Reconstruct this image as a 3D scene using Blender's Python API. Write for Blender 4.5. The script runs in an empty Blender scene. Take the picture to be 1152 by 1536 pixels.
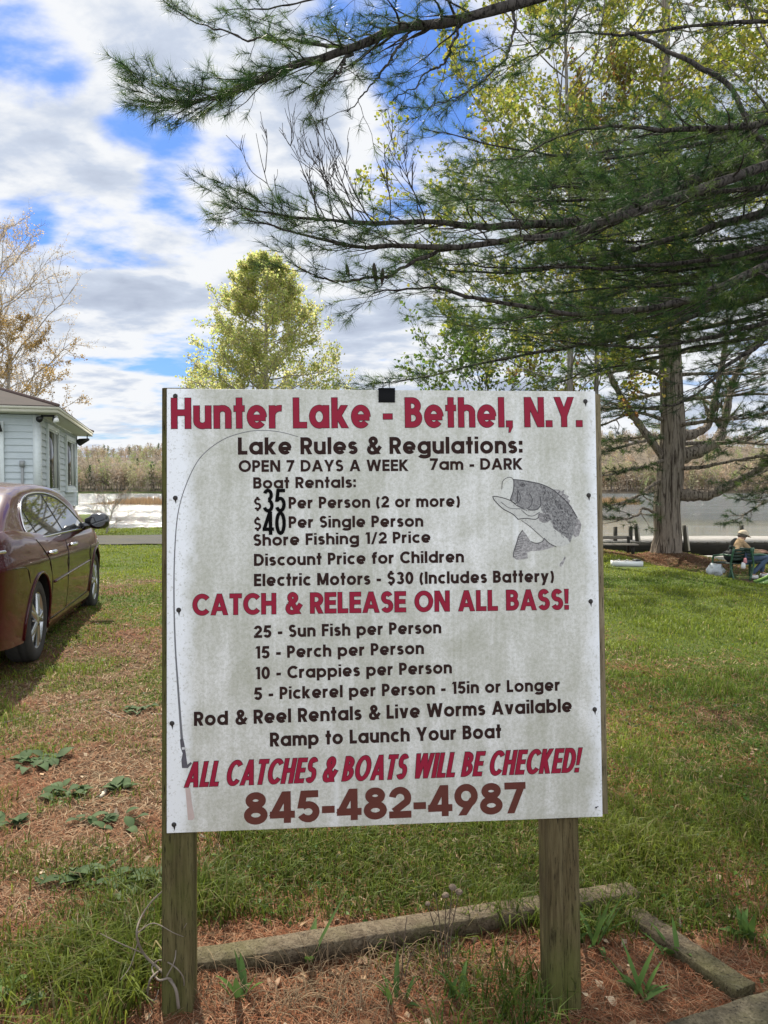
import bpy, bmesh, math, random
import numpy as np
from mathutils import Vector, Matrix
S = bpy.context.scene
COL = S.collection
R = math.radians

# ------------------------------------------------------------------ camera
FPX = 1154.0                       # focal length in photo pixels (1152 x 1536)
CAMZ = 1.48
PITCH = math.atan(36 / FPX)        # looks slightly down
cd = bpy.data.cameras.new('camera')
cd.sensor_fit = 'VERTICAL'; cd.sensor_height = 24; cd.lens = 24 * FPX / 1536
cd.clip_start = 0.05; cd.clip_end = 6000
cam = bpy.data.objects.new('camera', cd); COL.objects.link(cam)
cam.location = (0, 0, CAMZ); cam.rotation_euler = (math.pi / 2 - PITCH, 0, 0)
S.camera = cam

# ------------------------------------------------------------------ exposure, sky, sun
S.view_settings.view_transform = 'Standard'; S.view_settings.look = 'None'
S.view_settings.gamma = 1; S.view_settings.exposure = 1.25
S.render.engine = 'CYCLES'
S.cycles.max_bounces = 8; S.cycles.transparent_max_bounces = 16
SUN_EL, SUN_AZ = R(50), R(-22)     # azimuth from +Y (ahead) towards +X; the sun stands ahead and a little left

def ray(px, py):
    x = (px - 576) / FPX; u = (768 - py) / FPX
    c, s = math.cos(PITCH), math.sin(PITCH)
    return np.array([x, c + u * s, -s + u * c])
def P(px, py, d):
    return np.array([0, 0, CAMZ]) + ray(px, py) * d

w = bpy.data.worlds.new('World'); S.world = w; w.use_nodes = True
nt = w.node_tree; N = nt.nodes; L = nt.links; N.clear()
def wn(t, **k):
    n = N.new(t)
    for a, b in k.items(): setattr(n, a, b)
    return n
def wmath(op, a, b=None, c=None, clamp=False):
    n = wn('ShaderNodeMath', operation=op, use_clamp=clamp)
    for i, v in enumerate((a, b, c)):
        if v is None: continue
        if isinstance(v, (int, float)): n.inputs[i].default_value = v
        else: L.new(v, n.inputs[i])
    return n.outputs[0]
sky = wn('ShaderNodeTexSky', sky_type='NISHITA', sun_disc=False)
sky.sun_elevation = SUN_EL; sky.sun_rotation = SUN_AZ; sky.air_density = 1.3; sky.dust_density = 0.6; sky.ozone_density = 2.5
tc = wn('ShaderNodeTexCoord')
sx = wn('ShaderNodeSeparateXYZ'); L.new(tc.outputs['Generated'], sx.inputs[0])
zz = wmath('ADD', wmath('MAXIMUM', sx.outputs['Z'], 0.0), 0.16)
cx = wn('ShaderNodeCombineXYZ')
L.new(wmath('DIVIDE', sx.outputs['X'], zz), cx.inputs[0]); L.new(wmath('DIVIDE', sx.outputs['Y'], zz), cx.inputs[1])
cx.inputs[2].default_value = 3.7
def wnoise(scale, detail, rough, off, dist=0.0):
    mp = wn('ShaderNodeMapping'); mp.inputs['Location'].default_value = off
    mp.inputs['Rotation'].default_value = (0, 0, R(32)); mp.inputs['Scale'].default_value = (1.0, 1.25, 1.0)
    L.new(cx.outputs[0], mp.inputs[0])
    n = wn('ShaderNodeTexNoise'); n.inputs['Scale'].default_value = scale; n.inputs['Detail'].default_value = detail
    n.inputs['Roughness'].default_value = rough; n.inputs['Distortion'].default_value = dist
    L.new(mp.outputs[0], n.inputs['Vector']); return n.outputs['Fac']
n1 = wnoise(2.3, 10, 0.55, (2.3, 0.4, 0), 0.1)
# gaps of open blue in fixed directions of the sky
def dirmask(px, py, rad):
    d = ray(px, py); d = d / np.linalg.norm(d)
    vm = wn('ShaderNodeVectorMath', operation='DOT_PRODUCT'); vm.inputs[1].default_value = tuple(d)
    L.new(tc.outputs['Generated'], vm.inputs[0])
    mr = wn('ShaderNodeMapRange', interpolation_type='SMOOTHSTEP')
    mr.inputs['From Min'].default_value = math.cos(rad); mr.inputs['From Max'].default_value = 1.0
    L.new(vm.outputs['Value'], mr.inputs['Value']); return mr.outputs[0]
gaps = None
for px, py, rad, wt in [(40, 85, .075, .8), (150, 165, .065, .6), (225, 205, .075, .85), (305, 262, .09, 1.0), (385, 220, .065, .55),
                        (640, 190, .12, .65), (590, 60, .14, .75), (720, 40, .15, .8), (30, 330, .05, .5), (320, 570, .09, .4),
                        (560, 290, .07, .4), (250, 560, .06, .3)]:
    m = wmath('MULTIPLY', dirmask(px, py, rad), wt)
    gaps = m if gaps is None else wmath('ADD', gaps, m)
cov = wmath('SUBTRACT', wmath('ADD', n1, 0.155), wmath('MULTIPLY', gaps, 0.20))
mr = wn('ShaderNodeMapRange', interpolation_type='SMOOTHSTEP')
mr.inputs['From Min'].default_value = 0.41; mr.inputs['From Max'].default_value = 0.57
L.new(cov, mr.inputs['Value']); cloud_f = mr.outputs[0]
# lit tops and grey undersides of the clouds
n2 = wnoise(1.25, 8, 0.55, (7.1, 3.3, 1.0), 0.3)
n3 = wnoise(4.6, 8, 0.6, (1.1, 9.3, 2.0), 0.25)
core = wn('ShaderNodeMapRange', interpolation_type='SMOOTHSTEP'); L.new(cov, core.inputs['Value'])
core.inputs['From Min'].default_value = 0.56; core.inputs['From Max'].default_value = 0.86
sh = wmath('SUBTRACT', wmath('ADD', wmath('ADD', wmath('MULTIPLY', n2, 0.55), wmath('MULTIPLY', n3, 0.45)), 0.09), wmath('MULTIPLY', core.outputs[0], 0.23))
cr = wn('ShaderNodeValToRGB'); L.new(sh, cr.inputs[0])
e = cr.color_ramp.elements
e[0].position = 0.27; e[0].color = (0.44, 0.50, 0.63, 1)
e[1].position = 0.58; e[1].color = (0.92, 0.94, 0.97, 1)
k = e.new(0.47); k.color = (0.62, 0.69, 0.82, 1)
cs = wn('ShaderNodeVectorMath', operation='SCALE'); L.new(cr.outputs[0], cs.inputs[0]); 
# clouds opposite the sun, lit from the front, are boosted to brighten the board
bd = wn('ShaderNodeVectorMath', operation='DOT_PRODUCT'); L.new(tc.outputs['Generated'], bd.inputs[0]); bd.inputs[1].default_value = (-math.sin(SUN_AZ), -math.cos(SUN_AZ), 0)
bm_ = wn('ShaderNodeMapRange', interpolation_type='SMOOTHSTEP'); L.new(bd.outputs['Value'], bm_.inputs['Value'])
bm_.inputs['From Min'].default_value = -0.2; bm_.inputs['From Max'].default_value = 0.8; bm_.inputs['To Min'].default_value = 4.25; bm_.inputs['To Max'].default_value = 8.5
L.new(bm_.outputs[0], cs.inputs['Scale'])
bs = wn('ShaderNodeMix', data_type='RGBA', blend_type='MULTIPLY'); bs.inputs['Factor'].default_value = 1.0
L.new(sky.outputs[0], bs.inputs['A']); bs.inputs['B'].default_value = (0.20, 0.31, 0.54, 1)
mx = wn('ShaderNodeMix', data_type='RGBA'); L.new(cloud_f, mx.inputs['Factor'])
L.new(bs.outputs['Result'], mx.inputs['A']); L.new(cs.outputs[0], mx.inputs['B'])
bg = wn('ShaderNodeBackground'); bg.inputs['Strength'].default_value = 0.1
L.new(mx.outputs['Result'], bg.inputs['Color'])
wo = wn('ShaderNodeOutputWorld'); L.new(bg.outputs[0], wo.inputs[0])

sd = bpy.data.lights.new('sun', 'SUN'); sd.energy = 3.4; sd.angle = R(0.6); sd.color = (1, 0.93, 0.80)
sun = bpy.data.objects.new('sun', sd); COL.objects.link(sun)
to_sun = Vector((math.sin(SUN_AZ) * math.cos(SUN_EL), math.cos(SUN_AZ) * math.cos(SUN_EL), math.sin(SUN_EL)))
sun.rotation_euler = to_sun.to_track_quat('Z', 'Y').to_euler(); sun.location = (0, 0, 30)

# ------------------------------------------------------------------ material helpers
class M:
    """small node-graph builder"""
    def __init__(s, name):
        s.m = bpy.data.materials.new(name); s.m.use_nodes = True
        s.t = s.m.node_tree; s.t.nodes.clear()
        s.out = s.t.nodes.new('ShaderNodeOutputMaterial')
        s._co = None
    def n(s, typ, **k):
        n = s.t.nodes.new(typ)
        for a, b in k.items(): setattr(n, a, b)
        return n
    def set(s, sock, v):
        if v is None: return
        if isinstance(v, bpy.types.NodeSocket): s.t.links.new(v, sock)
        elif isinstance(v, (tuple, list)) and len(v) == 3 and sock.type == 'RGBA': sock.default_value = (*v, 1)
        else: sock.default_value = v
    @property
    def co(s):
        if s._co is None: s._co = s.n('ShaderNodeTexCoord').outputs['Object']
        return s._co
    def mapping(s, scale=(1, 1, 1), rot=(0, 0, 0), loc=(0, 0, 0), vec=None):
        m = s.n('ShaderNodeMapping'); m.inputs['Scale'].default_value = scale; m.inputs['Rotation'].default_value = rot
        m.inputs['Location'].default_value = loc; s.set(m.inputs[0], vec or s.co); return m.outputs[0]
    def noise(s, scale, detail=4, rough=.55, vec=None, dist=0):
        n = s.n('ShaderNodeTexNoise'); n.inputs['Scale'].default_value = scale; n.inputs['Detail'].default_value = detail
        n.inputs['Roughness'].default_value = rough; n.inputs['Distortion'].default_value = dist
        s.set(n.inputs['Vector'], vec or s.co); return n.outputs['Fac']
    def ramp(s, fac, stops):
        r = s.n('ShaderNodeValToRGB'); s.set(r.inputs[0], fac); el = r.color_ramp.elements
        while len(el) < len(stops): el.new(0.5)
        for e_, (p, c) in zip(el, stops):
            e_.position = p; e_.color = (c, c, c, 1) if isinstance(c, (int, float)) else (*c, 1)
        return r.outputs[0]
    def mix(s, f, a, b, mode='MIX'):
        x = s.n('ShaderNodeMix', data_type='RGBA', blend_type=mode)
        s.set(x.inputs['Factor'], f); s.set(x.inputs['A'], a); s.set(x.inputs['B'], b); return x.outputs['Result']
    def math(s, op, a, b=None, clamp=False):
        x = s.n('ShaderNodeMath', operation=op, use_clamp=clamp); s.set(x.inputs[0], a); s.set(x.inputs[1], b); return x.outputs[0]
    def attr(s, name):
        a = s.n('ShaderNodeAttribute', attribute_name=name); return a.outputs['Color']
    def bump(s, h, strength=.3, dist=.01, normal=None):
        b = s.n('ShaderNodeBump'); s.set(b.inputs['Height'], h); s.set(b.inputs['Strength'], strength); b.inputs['Distance'].default_value = dist
        if normal: s.set(b.inputs['Normal'], normal)
        return b.outputs[0]
    def principled(s, base, rough=.6, normal=None, metal=0, spec=None, coat=0, coat_rough=.03, **extra):
        p = s.n('ShaderNodeBsdfPrincipled'); s.set(p.inputs['Base Color'], base); s.set(p.inputs['Roughness'], rough)
        s.set(p.inputs['Metallic'], metal); s.set(p.inputs['Normal'], normal)
        if spec is not None: s.set(p.inputs['Specular IOR Level'], spec)
        if coat: p.inputs['Coat Weight'].default_value = coat; p.inputs['Coat Roughness'].default_value = coat_rough
        for k_, v in extra.items(): s.set(p.inputs[k_], v)
        s.t.links.new(p.outputs[0], s.out.inputs[0]); return p
    def leafy(s, col, transl=.45, rough=.55, tcol=None, spec=.15):
        p = s.n('ShaderNodeBsdfPrincipled'); s.set(p.inputs['Base Color'], col); p.inputs['Roughness'].default_value = rough
        p.inputs['Specular IOR Level'].default_value = spec
        t = s.n('ShaderNodeBsdfTranslucent'); s.set(t.inputs['Color'], tcol if tcol is not None else col)
        x = s.n('ShaderNodeMixShader'); x.inputs[0].default_value = transl
        s.t.links.new(p.outputs[0], x.inputs[1]); s.t.links.new(t.outputs[0], x.inputs[2]); s.t.links.new(x.outputs[0], s.out.inputs[0])

def flat(name, col, rough=.6, var=.15, scale=12, metal=0, coat=0, bump=0, spec=None):
    g = M(name); f = g.noise(scale, 5, .6)
    c = g.mix(f, tuple(x * (1 - var) for x in col), tuple(min(1, x * (1 + var)) for x in col))
    g.principled(c, rough, g.bump(f, bump, .004) if bump else None, metal, spec, coat); return g.m

# ------------------------------------------------------------------ mesh helpers
def link(name, me, mats, parent=None, smooth=False):
    for m_ in (mats if isinstance(mats, (list, tuple)) else [mats]): me.materials.append(m_)
    if smooth: me.polygons.foreach_set('use_smooth', np.ones(len(me.polygons), dtype=bool))
    o = bpy.data.objects.new(name, me); COL.objects.link(o)
    if parent is not None: o.parent = parent
    return o
def tag(o, label=None, cat=None, group=None, kind=None):
    if label: o['label'] = label
    if cat: o['category'] = cat
    if group: o['group'] = group
    if kind: o['kind'] = kind
    return o
def empty(name, loc, label, cat, group=None, rz=0):
    o = bpy.data.objects.new(name, None); COL.objects.link(o); o.location = loc; o.rotation_euler = (0, 0, rz)
    o.empty_display_size = .1
    return tag(o, label, cat, group)
def copy_tree(o, parent=None):
    kids = list(o.children); c = o.copy(); COL.objects.link(c)
    if parent is not None: c.parent = parent
    for ch in kids: copy_tree(ch, c)
    return c

class MB:
    """collects quads and triangles (numpy), optional per-vertex colour"""
    def __init__(s): s.v = []; s.q = []; s.t = []; s.c = []; s.nv = 0; s.mi = []
    def add(s, v, quads=None, tris=None, col=None):
        v = np.asarray(v, dtype=np.float64).reshape(-1, 3)
        if quads is not None and len(quads): s.q.append(np.asarray(quads, dtype=np.int64).reshape(-1, 4) + s.nv)
        if tris is not None and len(tris): s.t.append(np.asarray(tris, dtype=np.int64).reshape(-1, 3) + s.nv)
        if col is not None: s.c.append(np.broadcast_to(np.asarray(col, dtype=np.float32), (len(v), 3)))
        else: s.c.append(np.ones((len(v), 3), dtype=np.float32))
        s.v.append(v); s.nv += len(v)
    def box(s, c, size, rot=None, col=None):
        h = np.array(size) / 2
        p = np.array([[x, y, z] for x in (-1, 1) for y in (-1, 1) for z in (-1, 1)]) * h
        if rot is not None: p = p @ np.array(rot).T
        s.add(p + np.array(c), [[0, 1, 3, 2], [4, 6, 7, 5], [0, 4, 5, 1], [2, 3, 7, 6], [0, 2, 6, 4], [1, 5, 7, 3]], col=col)
    def beam(s, a, b, wd, ht, up=(0, 0, 1), col=None):
        a, b = np.array(a, float), np.array(b, float); d = b - a; l = np.linalg.norm(d); d /= l
        sd_ = np.cross(d, up); sd_ /= np.linalg.norm(sd_); u = np.cross(sd_, d)
        s.box((a + b) / 2, (wd, l, ht), np.stack([sd_, d, u], 1), col)
    def tube(s, pts, rad, k=8, col=None, caps=True):
        pts = np.asarray(pts, float)
        rad = np.broadcast_to(np.asarray(rad, float), (len(pts),))
        v, q = tubes(pts[None], rad[None], k)
        base = s.nv; s.add(v, q, col=col)
        if caps:
            n = len(pts)
            for o_, rev in ((0, True), ((n - 1) * k, False)):
                f = [[0, i, i + 1] for i in range(1, k - 1)]
                f = np.array(f) + o_
                s.t.append((f[:, ::-1] if rev else f) + base)
    def poly_fan(s, v, col=None):
        n = len(v); s.add(v, tris=[[0, i, i + 1] for i in range(1, n - 1)], col=col)
    def mesh(s, name, cattr=False):
        me = bpy.data.meshes.new(name)
        V = np.concatenate(s.v) if s.v else np.zeros((0, 3))
        Q = np.concatenate(s.q) if s.q else np.zeros((0, 4), int); T = np.concatenate(s.t) if s.t else np.zeros((0, 3), int)
        me.vertices.add(len(V)); me.vertices.foreach_set('co', V.astype(np.float32).ravel())
        li = np.concatenate([Q.ravel(), T.ravel()]).astype(np.int32)
        tot = np.concatenate([np.full(len(Q), 4), np.full(len(T), 3)]).astype(np.int32)
        me.loops.add(len(li)); me.loops.foreach_set('vertex_index', li)
        me.polygons.add(len(tot)); me.polygons.foreach_set('loop_start', np.concatenate([[0], np.cumsum(tot)[:-1]]).astype(np.int32))
        me.update(calc_edges=True)
        if cattr:
            a = me.color_attributes.new('tint', 'FLOAT_COLOR', 'POINT')
            C = np.concatenate(s.c); a.data.foreach_set('color', np.c_[C, np.ones(len(C), np.float32)].astype(np.float32).ravel())
        return me
    def build(s, name, mat, parent=None, smooth=False, cattr=False, bevel=0, origin=None):
        if origin is not None:
            o_ = np.array(origin, float); s.v = [a - o_ for a in s.v]
        me = s.mesh(name, cattr)
        if bevel:
            bm = bmesh.new(); bm.from_mesh(me); bmesh.ops.remove_doubles(bm, verts=bm.verts, dist=1e-5)
            ed = [e_ for e_ in bm.edges if len(e_.link_faces) == 2 and e_.calc_face_angle(0) > .6]
            bmesh.ops.bevel(bm, geom=ed, offset=bevel, segments=2, affect='EDGES', profile=.6)
            bm.to_mesh(me); bm.free()
        o = link(name, me, mat, parent, smooth)
        if origin is not None: o.location = origin
        return o

def unit(a): return a / np.maximum(np.linalg.norm(a, axis=-1, keepdims=True), 1e-9)
def tubes(pts, rad, k):
    """pts (B,n,3), rad (B,n) -> verts, quads"""
    B, n, _ = pts.shape
    t = unit(np.gradient(pts, axis=1))
    ref = np.where(np.abs(t[:, :1, 2:3]) > .8, np.array([1., 0, 0]), np.array([0, 0, 1.]))
    a = unit(np.cross(t, np.broadcast_to(ref, t.shape))); b = np.cross(t, a)
    ang = np.arange(k) * 2 * np.pi / k
    v = pts[:, :, None] + rad[:, :, None, None] * (np.cos(ang)[None, None, :, None] * a[:, :, None] + np.sin(ang)[None, None, :, None] * b[:, :, None])
    i = np.arange(n - 1)[:, None]; j = np.arange(k)[None]
    q = np.stack([i * k + j, i * k + (j + 1) % k, (i + 1) * k + (j + 1) % k, (i + 1) * k + j], -1).reshape(-1, 4)
    Q = (np.arange(B)[:, None, None] * n * k + q[None]).reshape(-1, 4)
    return v.reshape(-1, 3), Q
def catmull(pts, n):
    p = np.asarray(pts, float); p = np.vstack([2 * p[0] - p[1], p, 2 * p[-1] - p[-2]])
    m = len(p) - 3; u = np.linspace(0, m - 1e-6, n); i = u.astype(int); f = (u - i)[:, None]
    a, b, c, d = p[i], p[i + 1], p[i + 2], p[i + 3]
    return .5 * (2 * b + (c - a) * f + (2 * a - 5 * b + 4 * c - d) * f ** 2 + (3 * b - a - 3 * c + d) * f ** 3)
_tab = np.random.default_rng(5).random((256, 256))
def vnoise(x, y, oct=4, seed=0):
    x = np.asarray(x, float); y = np.asarray(y, float); r = 0; a = 1; tot = 0
    for o_ in range(oct):
        xs = x * 2 ** o_ + seed * 17.3 + o_ * 5.1; ys = y * 2 ** o_ + seed * 9.7 + o_ * 3.3
        xi = np.floor(xs).astype(int); yi = np.floor(ys).astype(int); fx = xs - xi; fy = ys - yi
        fx = fx * fx * (3 - 2 * fx); fy = fy * fy * (3 - 2 * fy)
        g = lambda i, j: _tab[i % 256, j % 256]
        r = r + a * ((g(xi, yi) * (1 - fx) + g(xi + 1, yi) * fx) * (1 - fy) + (g(xi, yi + 1) * (1 - fx) + g(xi + 1, yi + 1) * fx) * fy)
        tot += a; a *= .5
    return r / tot
def sstep(a, b, x):
    t = np.clip((x - a) / (b - a), 0, 1); return t * t * (3 - 2 * t)
def rotz(a):
    c, s_ = math.cos(a), math.sin(a); return np.array([[c, -s_, 0], [s_, c, 0], [0, 0, 1.]])
# ================================================================== GROUND, LAKE, HILL
def shore(x): return 27.5 - 7.6 * sstep(0.5, 6.0, x) + 14 * sstep(-11.5, -15.5, x)
def gh(x, y):
    x = np.asarray(x, float); y = np.asarray(y, float)
    z = .09 * sstep(3.5, 8, y) + (vnoise(x * .6, y * .6, 3, 2) - .5) * .07 * sstep(-1, 3, y)
    z = z - .14 * sstep(12, 19, y) * sstep(0, 4, x) - .36 * sstep(4.9, 6.4, x) * sstep(9.5, 14, y) + .36 * np.exp(-((x - 6.8) ** 2 + (y - 18.5) ** 2) / 1.8)
    z = z + (vnoise(x * 5, y * 5, 3, 8) - .5) * .022 + .04 * np.exp(-((x + .6) ** 2 + (y - 2.15) ** 2) / .09)
    ys = shore(x)
    z = z - 1.3 * sstep(ys - .9, ys + 1.6, y)
    return z + sstep(277, 290, y) * 2.5
def gz(x, y): return float(gh(x, y))
def G(px, py, d0=6.0):
    """point on the ground seen at a photo pixel"""
    r = ray(px, py); d = np.geomspace(.8, 60, 6000); p = np.array([0, 0, CAMZ]) + r * d[:, None]
    hit = p[:, 2] <= gh(p[:, 0], p[:, 1]); return p[int(np.argmax(hit))].copy()
def grassiness(x, y):
    n = vnoise(x * .9, y * .9, 4, 1); n2 = vnoise(x * 3.1, y * 3.1, 3, 4)
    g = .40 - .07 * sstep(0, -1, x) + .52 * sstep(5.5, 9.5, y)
    g = g + .40 * sstep(.6, 1.6, x) * sstep(2.2, 3.2, y)
    g = g + .36 * sstep(2.45, 2.6, y) * sstep(4.4, 3.0, y) * sstep(-.75, -.6, x) * sstep(1.6, .6, x)     # behind the board
    g = g + .10 * sstep(-.5, -.8, x) * sstep(2.9, 2.2, y)                                     # weedy corner at the left
    bed = sstep(2.75, 2.5, y - .22 * x) * sstep(-.75, -.6, x) * sstep(1.5, 1.3, x); g = g - .46 * bed                 # needle bed in front of the board
    g = g - .34 * np.exp(-((x + 2.1) ** 2 / 1.6 + (y - 4.6) ** 2 / 3.5))                       # worn track beside the car
    g = g + .16 * sstep(3.2, 4, y) * sstep(7, 5.5, y) * sstep(.8, 1.5, x) - .0 * np.exp(-((x - 1.9) ** 2 / 1.2 + (y - 4.6) ** 2 / .5))
    g = g + (n - .5) * 1.35 + (n2 - .5) * .9
    g = g - 1.5 * np.exp(-((x - 6.9) ** 2 + (y - 18.0) ** 2) / 2.0)
    g = g - .8 * np.exp(-((x - 7.2) ** 2 / 1.8 + (y - 15.0) ** 2 / .5))
    g = g - .7 * np.exp(-((x - 7.4) ** 2 / .9 + (y - 13.3) ** 2 / 1.2))
    g = g + .5 * sstep(14, 18, y) * sstep(2, -2, x)
    return np.clip(g, 0, 1)

ys_ = np.concatenate([np.arange(-8, 1.2, .3), 1.2 * (30 / 1.2) ** (np.linspace(0, 1, 420)), np.geomspace(31, 1500, 60)])
ss_ = np.linspace(-1, 1, 421); ss_ = np.sign(ss_) * (.55 * np.abs(ss_) + .45 * np.abs(ss_) ** 3)
X = ss_[None] * (9 + np.maximum(ys_, 0)[:, None] * 1.6); Y = np.broadcast_to(ys_[:, None], X.shape)
Z = gh(X, Y); Gr = grassiness(X, Y)
g = MB(); nr, nc = X.shape
i = np.arange(nr - 1)[:, None]; j = np.arange(nc - 1)[None]
g.add(np.stack([X, Y, Z], -1), np.stack([i * nc + j, i * nc + j + 1, (i + 1) * nc + j + 1, (i + 1) * nc + j], -1).reshape(-1, 4))
g.c = [np.stack([Gr.ravel()] * 3, 1).astype(np.float32)]
m = M('ground_soil')
gf = m.attr('tint')
straw_n = m.noise(38, 6, .7, m.mapping((1, 1, 1)), .6); fine = m.noise(160, 3, .6); big = m.noise(1.3, 4)
straw = m.ramp(straw_n, [(.28, (.035, .021, .013)), (.5, (.105, .064, .038)), (.78, (.22, .15, .095))])
straw = m.mix(m.ramp(big, [(.35, 0.), (.7, 1.)]), straw, (.17, .12, .07), 'MIX')
green = m.ramp(m.noise(60, 5, .65), [(.25, (.030, .045, .012)), (.55, (.085, .115, .025)), (.8, (.16, .19, .05))])
fac = m.math('ADD', gf, m.math('MULTIPLY', m.math('SUBTRACT', m.noise(14, 5, .65), .5), .7))
c = m.mix(m.ramp(fac, [(.33, 0.), (.62, 1.)]), straw, green)
m.principled(c, .95, m.bump(m.math('ADD', straw_n, fine), .6, .02), spec=.15)
tag(g.build('ground', m.m, smooth=True, cattr=True), kind='structure')

# gravel drive behind the car
t_ = np.linspace(0, 1, 60); u_ = np.linspace(-1, 1, 7)
cxs = -40 + 42 * t_; cys = 20.0 + .9 * np.sin(t_ * 3)
wd = 1.75 * (1 - .5 * sstep(.85, 1, t_))
DX = np.broadcast_to(cxs[:, None], (60, 7)); DY = cys[:, None] + u_[None] * wd[:, None] + (vnoise(DX * 1.7, u_[None] * 3 + DX * 0, 3, 6) - .5) * .5
g = MB(); i = np.arange(59)[:, None]; j = np.arange(6)[None]
g.add(np.stack([DX, DY, gh(DX, DY) + .03], -1), np.stack([i * 7 + j, (i + 1) * 7 + j, (i + 1) * 7 + j + 1, i * 7 + j + 1], -1).reshape(-1, 4))
m = M('gravel'); n_ = m.noise(30, 5, .7); b_ = m.noise(1.1, 4)
m.principled(m.mix(m.ramp(b_, [(.4, 0.), (.65, 1.)]), m.ramp(n_, [(.3, (.018, .018, .018)), (.7, (.062, .060, .058))]), (.06, .055, .035)), .95, m.bump(n_, .6, .02))
tag(g.build('gravel_drive', m.m, smooth=True), kind='structure')

# lake
g = MB(); xs = np.linspace(-600, 700, 2); g.add([[-700, 14, -.45], [800, 14, -.45], [800, 290, -.45], [-700, 290, -.45]], [[0, 1, 2, 3]])
m = M('lake_water')
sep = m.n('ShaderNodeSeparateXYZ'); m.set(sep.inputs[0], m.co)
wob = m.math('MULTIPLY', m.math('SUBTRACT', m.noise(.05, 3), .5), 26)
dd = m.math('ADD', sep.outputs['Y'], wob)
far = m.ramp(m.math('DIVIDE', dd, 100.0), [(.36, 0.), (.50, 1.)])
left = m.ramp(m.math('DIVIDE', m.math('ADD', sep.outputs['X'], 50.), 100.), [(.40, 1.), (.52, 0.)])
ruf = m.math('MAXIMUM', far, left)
rip = m.noise(1.0, 4, .6, m.mapping((.8, 2.6, 1))); rip2 = m.noise(.18, 3, .6, m.mapping((.5, 2.2, 1)))
h = m.math('ADD', rip, m.math('MULTIPLY', rip2, 1.2))
wind = m.ramp(m.noise(.045, 4, .6, m.mapping((.5, 3.2, 1))), [(.35, .25), (.65, 1.)])
st = m.math('ADD', m.math('MULTIPLY', m.math('MULTIPLY', ruf, wind), 1.0), .04)
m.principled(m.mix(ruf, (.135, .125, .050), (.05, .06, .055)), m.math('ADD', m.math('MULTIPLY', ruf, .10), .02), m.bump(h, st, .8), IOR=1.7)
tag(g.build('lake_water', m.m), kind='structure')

# far hill
xs = np.linspace(-520, 620, 90); ys = np.linspace(276, 620, 44)
HX, HY = np.meshgrid(xs, ys)
def hillz(x, y):
    s_ = sstep(286, 430, y)
    return -1.2 + 2.2 * sstep(277, 286, y) + s_ * (21.0 + 4.0 * np.sin((x + 70) / 75.) + 4.5 * sstep(-125, -75, x) * sstep(-20, -60, x) + 9 * (vnoise(x / 120., y / 120., 2, 3) - .5)) + sstep(430, 620, y) * -5 + s_ * 5 * sstep(30, 90, x)
g = MB(); i = np.arange(43)[:, None]; j = np.arange(89)[None]
g.add(np.stack([HX, HY, hillz(HX, HY)], -1), np.stack([i * 90 + j, i * 90 + j + 1, (i + 1) * 90 + j + 1, (i + 1) * 90 + j], -1).reshape(-1, 4))
m = M('hill_soil'); m.principled(m.ramp(m.noise(.08, 6, .7), [(.3, (.07, .055, .035)), (.7, (.17, .13, .085))]), .95)
tag(g.build('hill', m.m, smooth=True), kind='structure')

rng = np.random.default_rng(11)
g = MB(); NT = 6500
tx = rng.uniform(-330, 420, NT); ty = 280 + 165 * rng.random(NT) ** 1.25
sel = rng.random(NT) < .3; ty[sel] = 280 + rng.random(sel.sum()) * 14
tz = hillz(tx, ty); th = rng.uniform(4.5, 10.5, NT) * (1 - .25 * sstep(300, 380, ty)) ; kind = rng.random(NT)
pal = np.array([[.38, .31, .23], [.38, .35, .20], [.43, .32, .22], [.33, .28, .22], [.32, .35, .16], [.09, .13, .06]])
pi = np.where(kind < .30, 0, np.where(kind < .46, 1, np.where(kind < .64, 2, np.where(kind < .82, 3, np.where(kind < .975, 4, 5)))))
# trunks
p0 = np.stack([tx, ty, tz - .3], 1); p1 = p0 + np.stack([rng.normal(0, .3, NT), rng.normal(0, .3, NT), th * .85], 1)
v, q = tubes(np.stack([p0, (p0 + p1) / 2, p1], 1), np.stack([th * .014, th * .009, th * .003], 1), 4)
tcol = np.repeat(np.where((rng.random(NT) < .5)[:, None], [[.40, .36, .31]], [[.26, .22, .19]]), 12, 0)
g.add(v, q, col=tcol)
# crowns of fine twig triangles
K = 130
uu = unit(rng.normal(size=(NT, K, 3))) * rng.random((NT, K, 1)) ** .4
con = (pi == 5)[:, None]
cw = np.where(pi == 5, .22, .26)[:, None]
zc = np.where(con, rng.random((NT, K)) * .9 + .1, .56 + uu[..., 2] * .44)
wfac = np.where(con, (1.05 - zc) * 1.2, 1.0)
cpos = np.stack([tx[:, None] + uu[..., 0] * th[:, None] * cw * wfac, ty[:, None] + uu[..., 1] * th[:, None] * cw * wfac, tz[:, None] + zc * th[:, None]], -1)
sz = (th[:, None] * .030 * rng.uniform(.5, 1.5, (NT, K)))[..., None, None]
tri = cpos[:, :, None] + rng.normal(size=(NT, K, 3, 3)) * sz
tri[:, :, 2, 2] += sz[:, :, 0, 0] * 1.2
cc = pal[pi][:, None] * rng.uniform(.75, 1.25, (NT, K, 1)) * rng.uniform(.85, 1.15, (NT, 1, 1))
g.add(tri.reshape(-1, 3), tris=np.arange(NT * K * 3).reshape(-1, 3), col=np.repeat(cc.reshape(-1, 3), 3, 0))
m = M('far_wood'); m.leafy(m.attr('tint'), .25, .9)
tag(g.build('far_woodland', m.m, cattr=True), 'bare spring wood with pale trunks on the hill across the lake', 'woodland', kind='stuff')

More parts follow.
